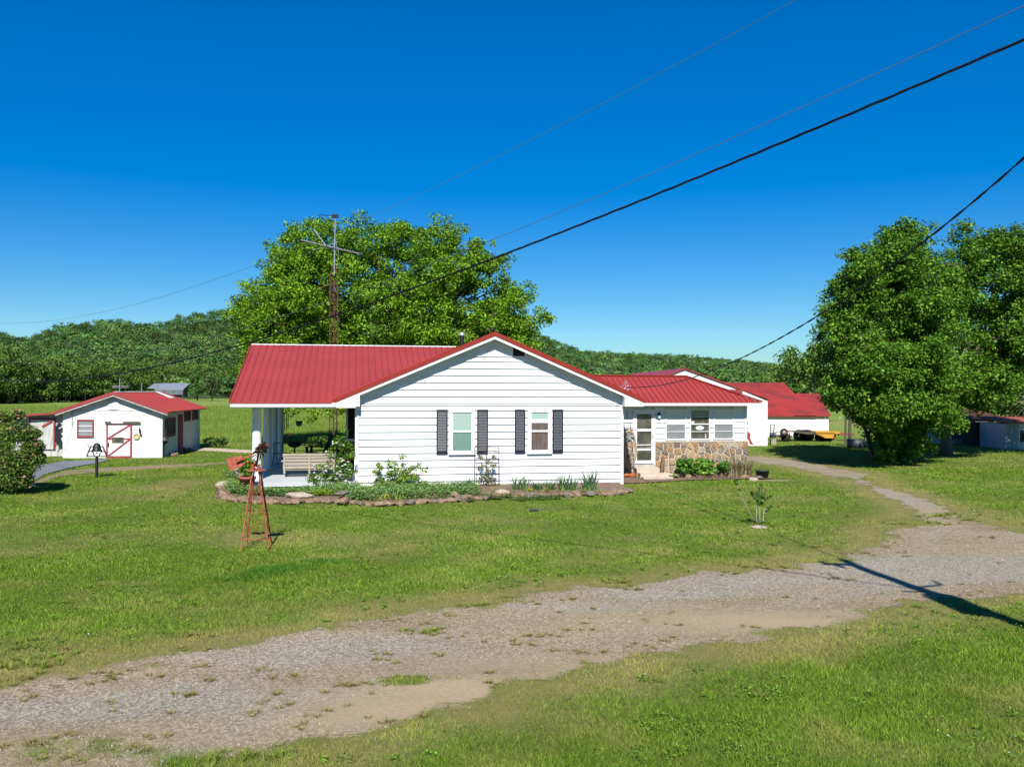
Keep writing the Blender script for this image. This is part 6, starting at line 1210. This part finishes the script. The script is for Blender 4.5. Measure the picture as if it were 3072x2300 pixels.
q.box(a.x - .02, b.x + .03, -.179, .179, .02, .05); q.box(a.x - .02, b.x + .03, -.21, -.2005, .24, .30); q.box(a.x - .02, b.x + .03, -.21, -.2005, .02, .08); q.build('slats', 'swing', cr)
O5 = at(2568, 1345, 45.6); O5.z = 0; sk = thing('stock_tank', 'dark round stock tank in the shade under the hackberry tree', 'tank', O5); q = MB(); q.lathe((0, 0, 0), [(.001, .0), (.44, .0), (.45, .2), (.46, .48), (.43, .48), (.42, .1), (.001, .1)], 26); q.build('tank', 'tub', sk, True)
for x, Y, lab in ((2536, 47.5, 'thin dark wooden post left of the stock tank'), (2549, 47.5, 'thicker dark post directly behind the stock tank')): P = at(x, 1300, Y); P.z = 0; q = MB(); q.tube([(0, 0, -.1), (.02, 0, 1.7)], .09 if x == 2549 else .06, 8); ob = q.build('wooden_post', 'dwood'); ob.location = P; tag(ob, lab, 'post')
# ================================================================== OLD SHEDS AT RIGHT
def osh(name, label, px, py, Y): p = at(px, py, Y); p.z = 0; return thing(name, label, 'shed', p)
def bx_(root, name, mat, x0, y0, x1, y1, Y, d, zfloor=None, dy=0):
    a = at(x0, y0, Y) - root.location; b = at(x1, y1, Y) - root.location; q = MB(); q.box(a.x, b.x, dy, dy + d, (b.z if zfloor is None else zfloor), a.z); return q.build(name, mat, root)
os1 = osh('old_open_shed', 'dark old open fronted wooden shed behind the large tree trunk', 2886, 1330, 48)
w1 = bx_(os1, 'back_wall', 'dwood', 2884, 1262, 3016, 1338, 49.5, .08, 0, 3.2); bx_(os1, 'board_wall', 'dwood', 2896, 1266, 2958, 1338, 48, .06, 0); bx_(os1, 'corner_post', 'dirtywhite', 2958, 1270, 2962, 1336, 48, .12, 0); bx_(os1, 'corner_post', 'dwood', 2889, 1265, 2897, 1336, 48, .15, 0, -.02)
a = at(2880, 1258, 48) - os1.location; b = at(3020, 1262, 48) - os1.location; q = MB(); q.prism([(a.x, -.3, a.z), (b.x, -.3, a.z - .05), (b.x, 3.6, a.z + .6), (a.x, 3.6, a.z + .6)], (0, 0, -.06)); q.build('roof', 'rusttower', os1)
q = MB(); rr_ = random.Random(8)
for k in range(6): x = at(2968, 1300, 48).x - os1.location.x; z_ = 1.0 + k * .17; q.box(x + .1 + rr_.uniform(0, .15), x + .85 - rr_.uniform(0, .3), 2.6, 2.63, z_, z_ + .05)
q.build('loose_boards', 'galv', os1); q = MB(); x = at(2945, 1320, 48).x - os1.location.x; q.box(x - .2, x + .2, -.5, -.2, .45, .5); q.box(x - .18, x - .14, -.5, -.2, 0, .45); q.box(x + .14, x + .18, -.5, -.2, 0, .45); wb_ = q.build('workbench', 'dirtywhite'); wb_.location = os1.location; tag(wb_, 'small pale bench standing before the dark open shed', 'bench')
os2 = osh('louvred_shed', 'low pale blue shed wall with a slatted vent left of the dark shed', 2830, 1328, 49); bx_(os2, 'wall', 'tin', 2770, 1292, 2884, 1331, 49, 2.5, 0); v_ = bx_(os2, 'vent', 'dark', 2856, 1284, 2882, 1315, 49, .05, None, -.06); q = MB(); a = at(2856, 1284, 49) - os2.location; b = at(2882, 1315, 49) - os2.location; k = b.z
while k < a.z: q.box(a.x, b.x, -.1, -.061, k, k + .02); k += .055
q.build('slats', 'tin', v_); a = at(2770, 1290, 49) - os2.location; b = at(2886, 1284, 49) - os2.location; q = MB(); q.prism([(a.x, -.2, a.z + .0), (b.x, -.2, a.z + .0), (b.x, 2.7, a.z + .4), (a.x, 2.7, a.z + .4)], (0, 0, -.05)); q.build('roof', 'tin', os2)
os3 = osh('tin_shed', 'small grey corrugated tin shed with a rusty roof edge at the far right', 3040, 1346, 45); q = MB(); a = at(3016, 1270, 45) - os3.location; b = at(3057, 1346, 45) - os3.location; e_ = at(3170, 1270, 45) - os3.location; n1 = 11; P = []
for k in range(n1 * 2 + 1): P.append((a.x + (b.x - a.x) * k / (2 * n1), -.03 * (k % 2), 0))
q.prism(P + [(b.x, .06, 0), (a.x, .06, 0)], (0, 0, a.z)); q.build('corrugated_wall', 'tin', os3); q = MB(); q.box(a.x + .02, e_.x, .07, 2.5, 0, a.z - .01); q.build('wall', 'tin', os3)
q = MB(); w0 = at(3060, 1290, 45) - os3.location; w1_ = at(3110, 1326, 45) - os3.location; q.box(w0.x, w1_.x, .02, .069, w1_.z, w0.z); w_ = q.build('window', 'dark', os3); q = MB(); q.box(w0.x - .06, w0.x, 0, .069, w1_.z - .06, w0.z + .06); q.box(w0.x, w1_.x, 0, .069, w0.z, w0.z + .06); q.box(w0.x, w1_.x, 0, .069, w1_.z - .06, w1_.z); q.build('frame', 'tin', w_)
q = MB(); q.prism([(a.x - .05, -.3, a.z + .09), (e_.x, -.3, a.z + .07), (e_.x, 2.7, a.z + .3), (a.x - .05, 2.7, a.z + .3)], (0, 0, -.07)); q.build('roof', 'rust', os3)
# bare brush behind the tin shed
db = thing('dead_brush', 'tangle of bare grey branches hanging above the tin shed', 'dead branches', at(3075, 1240, 46.5)); q = MB(); rr_ = random.Random(4); o_ = db.location; top = at(3110, 1130, 46.5) - o_
for k in range(70):
    a = Vector((rr_.uniform(-.2, 1.6), rr_.uniform(-.5, .5), rr_.uniform(.6, 2.4))); d = Vector((rr_.uniform(-1.6, -.5), rr_.uniform(-.4, .4), rr_.uniform(-.9, .5))); m = a + d * .5 + Vector((0, 0, .15)); q.tube([a, m, a + d + Vector((0, 0, -.25))], [.022, .013, .005], 4)
q.tube([(1.7, 0, -1.3), (1.6, 0, 1), (1.3, 0, 2.5)], [.14, .1, .05], 7); q.build('branches', 'branch', db)
# far hay shed in the pasture
fsP = at(515, 1172, 226); fsP.z = 0; fs = thing('open_hay_shed', 'open pole shed with a shiny metal roof at the far edge of the pasture', 'shed', fsP); fs.scale = (.68, .68, .92); sc_ = fsP.y / F
q = MB(); q.prism([(-5.8, -2, 3.2), (5.2, -2, 3.2), (5.2, 5, 5.0), (-5.8, 5, 5.0)], (0, 0, -.2)); q.prism([(-8.8, -1, 3.6), (-5.85, -1, 3.6), (-5.85, 5, 4.9), (-8.8, 5, 4.9)], (0, 0, -.2)); q.build('roof', 'galv', fs)
q = MB(); q.box(-5.4, 5.0, 3, 3.2, 1.0, 4.4); q.box(-5.4, 4.9, -1.9, -1.8, 1.7, 3.0); q.build('tarpaulin', M('blue_grey_tarp', (.12, .15, .18), .6, var=.3, vscale=.6), fs)
for x in (-5.5, -2, 1.5, 5.0): q = MB(); q.box(x - .12, x + .12, -1.95, -1.75, 0, 3.1); q.build('post', 'dwood', fs)
# shrubs on the pasture edge
for x, y, w_, lab, sd in ((648, 1340, 26, 'small dark shrub at the mown edge of the pasture beside the shed path', 301), (1000, 1312, 70, 'low rounded hedge shrub behind the porch chairs', 302)):
    b0 = G(x, 1341 if x == 648 else 1352); s_ = b0.y / F; plant('round_shrub', lab, 'shrub', b0, [fol([(w_ * s_ * f, rs.uniform(-.2, .2), (.3 if x == 648 else .45)) for f in (-.8, -.4, 0, .4, .8)], [.32 if x == 648 else .42] * 5, 260, .11, FC, sd)])
# ================================================================== POLE AND CABLES
pb = Vector((7.35, 5.9, 0)); ptop = Vector((6.15, 6.25, 8.9)); up_ = thing('utility_pole', 'wooden utility pole with transformer, casting the long shadow on the drive', 'utility pole', pb); dv = ptop - pb
q = MB(); q.tube([(0, 0, -.5), dv * .5, dv], [.16, .13, .10], 14); q.build('pole', 'pole', up_)
q = MB(); c = dv * .70; q.lathe((c.x - .05, c.y - .30, 0), [(.001, c.z - .55), (.24, c.z - .5), (.25, c.z + .4), (.18, c.z + .48), (.001, c.z + .5)], 18); q.tube([(c.x - .1, c.y - .3, c.z + .5), (c.x - .15, c.y - .3, c.z + .75)], .05, 8); q.build('transformer', 'galv', up_, True)
q = MB(); c = dv * .96; q.bar((c.x - .1, c.y, c.z), (c.x - .55, c.y, c.z + .02), .08, .1); q.tube([(c.x - .5, c.y, c.z), (c.x - .5, c.y, c.z + .25)], .05, 8); q.tube([(c.x - .35, c.y, c.z), (c.x - .3, c.y, c.z - .25)], .06, 8); q.build('insulator_arm', 'dwood', up_)
q = MB(); c = dv * .78; q.tube([(c.x, c.y, c.z), (c.x + .5, c.y, c.z + .2), (c.x + .55, c.y, c.z + .5)], .04, 6); q.bar((c.x - .35, c.y, c.z - .3), (c.x, c.y, c.z - .3), .06, .06); q.build('cutout_switch', 'blackmetal', up_)
def cable(name, px, end, start, r, mat, label, twist=0, deg=3):
    """cable hung over a straight plan line from start to end; heights fitted to the points seen in the photograph"""
    s0_ = Vector(start); e0_ = Vector(end); ss = []; zz_ = []
    for x, y in px:
        d = ray(x, y); A = np.array([[e0_.x - s0_.x, -d.x], [e0_.y - s0_.y, -d.y]]); b_ = np.array([-s0_.x, -s0_.y]); s, t_ = np.linalg.solve(A, b_); ss.append(s); zz_.append(CAMZ + d.z * t_)
    ss += [0]; zz_ += [start[2]]; co = np.polyfit(ss, zz_, deg, w=[1] * (len(ss) - 1) + [.6]); tmax = 1.0; P = []; N = 160
    for i in range(N + 1):
        s = (i / N) ** 1.5 * tmax; z_ = np.polyval(co, s) if s > .0 else start[2]
        if s > max(ss): z_ = np.polyval(co, max(ss)) + (s - max(ss)) * max(0, 6.)
        P.append(s0_.lerp(e0_, s) * 1.0); P[-1].z = float(z_)
    q = MB()
    if twist:
        for ph in (0, 2.1, 4.2):
            Q = []; acc = 0; P2 = []
            for a, b in zip(P[:-1], P[1:]):
                nn = max(1, int((b - a).length / .12)) if a.y < 35 else 2
                for j in range(nn): P2.append(a.lerp(b, j / nn))
            for i, p in enumerate(P2):
                if i: acc += (p - P2[i - 1]).length
                a = acc * 5.5 + ph; Q.append(p + Vector((0, math.cos(a), math.sin(a))) * r * .9)
            q.tube(Q, r * .62, 5)
    else: q.tube(P, r, 6)
    ob = q.build(name, mat); return tag(ob, label, 'cable')
far1 = (-75, 84, 8)
cable('power_line', [(2421, 0), (2200, 115), (1900, 262), (1550, 430), (1300, 550), (1150, 632), (775, 797), (600, 858), (400, 915), (200, 953), (0, 970)], far1, (6.2, 6.2, 8.3), .003, 'cablegrey', 'thin topmost wire crossing the sky from upper right to the left hills')
cable('neutral_line', [(3072, 11), (2700, 188), (2400, 320), (2083, 460), (1700, 617), (1470, 720), (1250, 812), (1000, 908), (690, 1000), (500, 1045), (300, 1075), (150, 1087), (0, 1084)], (-73, 84, 8), (6.3, 6.2, 6.9), .004, 'cablegrey', 'thin pale wire running just above the heavy twisted cable')
cable('twisted_cable', [(3072, 100), (2650, 292), (2300, 449), (2055, 541), (1850, 632), (1500, 768), (1200, 882), (1000, 952), (715, 1040), (560, 1078), (380, 1114), (250, 1132), (120, 1142), (0, 1139)], (-71, 84, 8), (6.5, 6.2, 6.6), .0115, 'cable', 'heavy black twisted cable sweeping across the whole picture', 1)
# service drop to the wing bracket
e = farm.matrix_world; ep = H(sb[0], GV + .7, zb_ + .18)
px = [(3072, 475), (2985, 560), (2900, 630), (2800, 700), (2700, 762), (2560, 868), (2430, 973), (2300, 1042), (2100, 1120), (2000, 1152), (1925, 1163)]
s0_ = Vector((6.4, 6.2, 7.6)); P = [s0_]
for x, y in px:
    d = ray(x, y); A = np.array([[ep.x - s0_.x, -d.x], [ep.y - s0_.y, -d.y]]); s, t_ = np.linalg.solve(A, np.array([-s0_.x, -s0_.y])); p = s0_.lerp(ep, s); p.z = CAMZ + d.z * t_; P.append(p)
P.append(ep); q = MB(); PP = []
ys = [p.y for p in P]; co = np.polyfit(ys, [p.z for p in P], 5)
for i in range(121): f = i / 120; p = s0_.lerp(ep, f); p.z = float(np.polyval(co, p.y)); PP.append(p)
PP[-1] = ep
for ph in (0, PI):
    Q = []; acc = 0
    for i in range(len(PP) - 1):
        for j in range(3):
            p = PP[i].lerp(PP[i + 1], j / 3); acc = (p - s0_).length; Q.append(p + Vector((math.cos(acc * 7 + ph), 0, math.sin(acc * 7 + ph))) * .008)
    q.tube(Q, .009, 5)
tag(q.build('service_drop', 'cable'), 'black twisted service cable dropping to the bracket on the wing roof', 'cable')
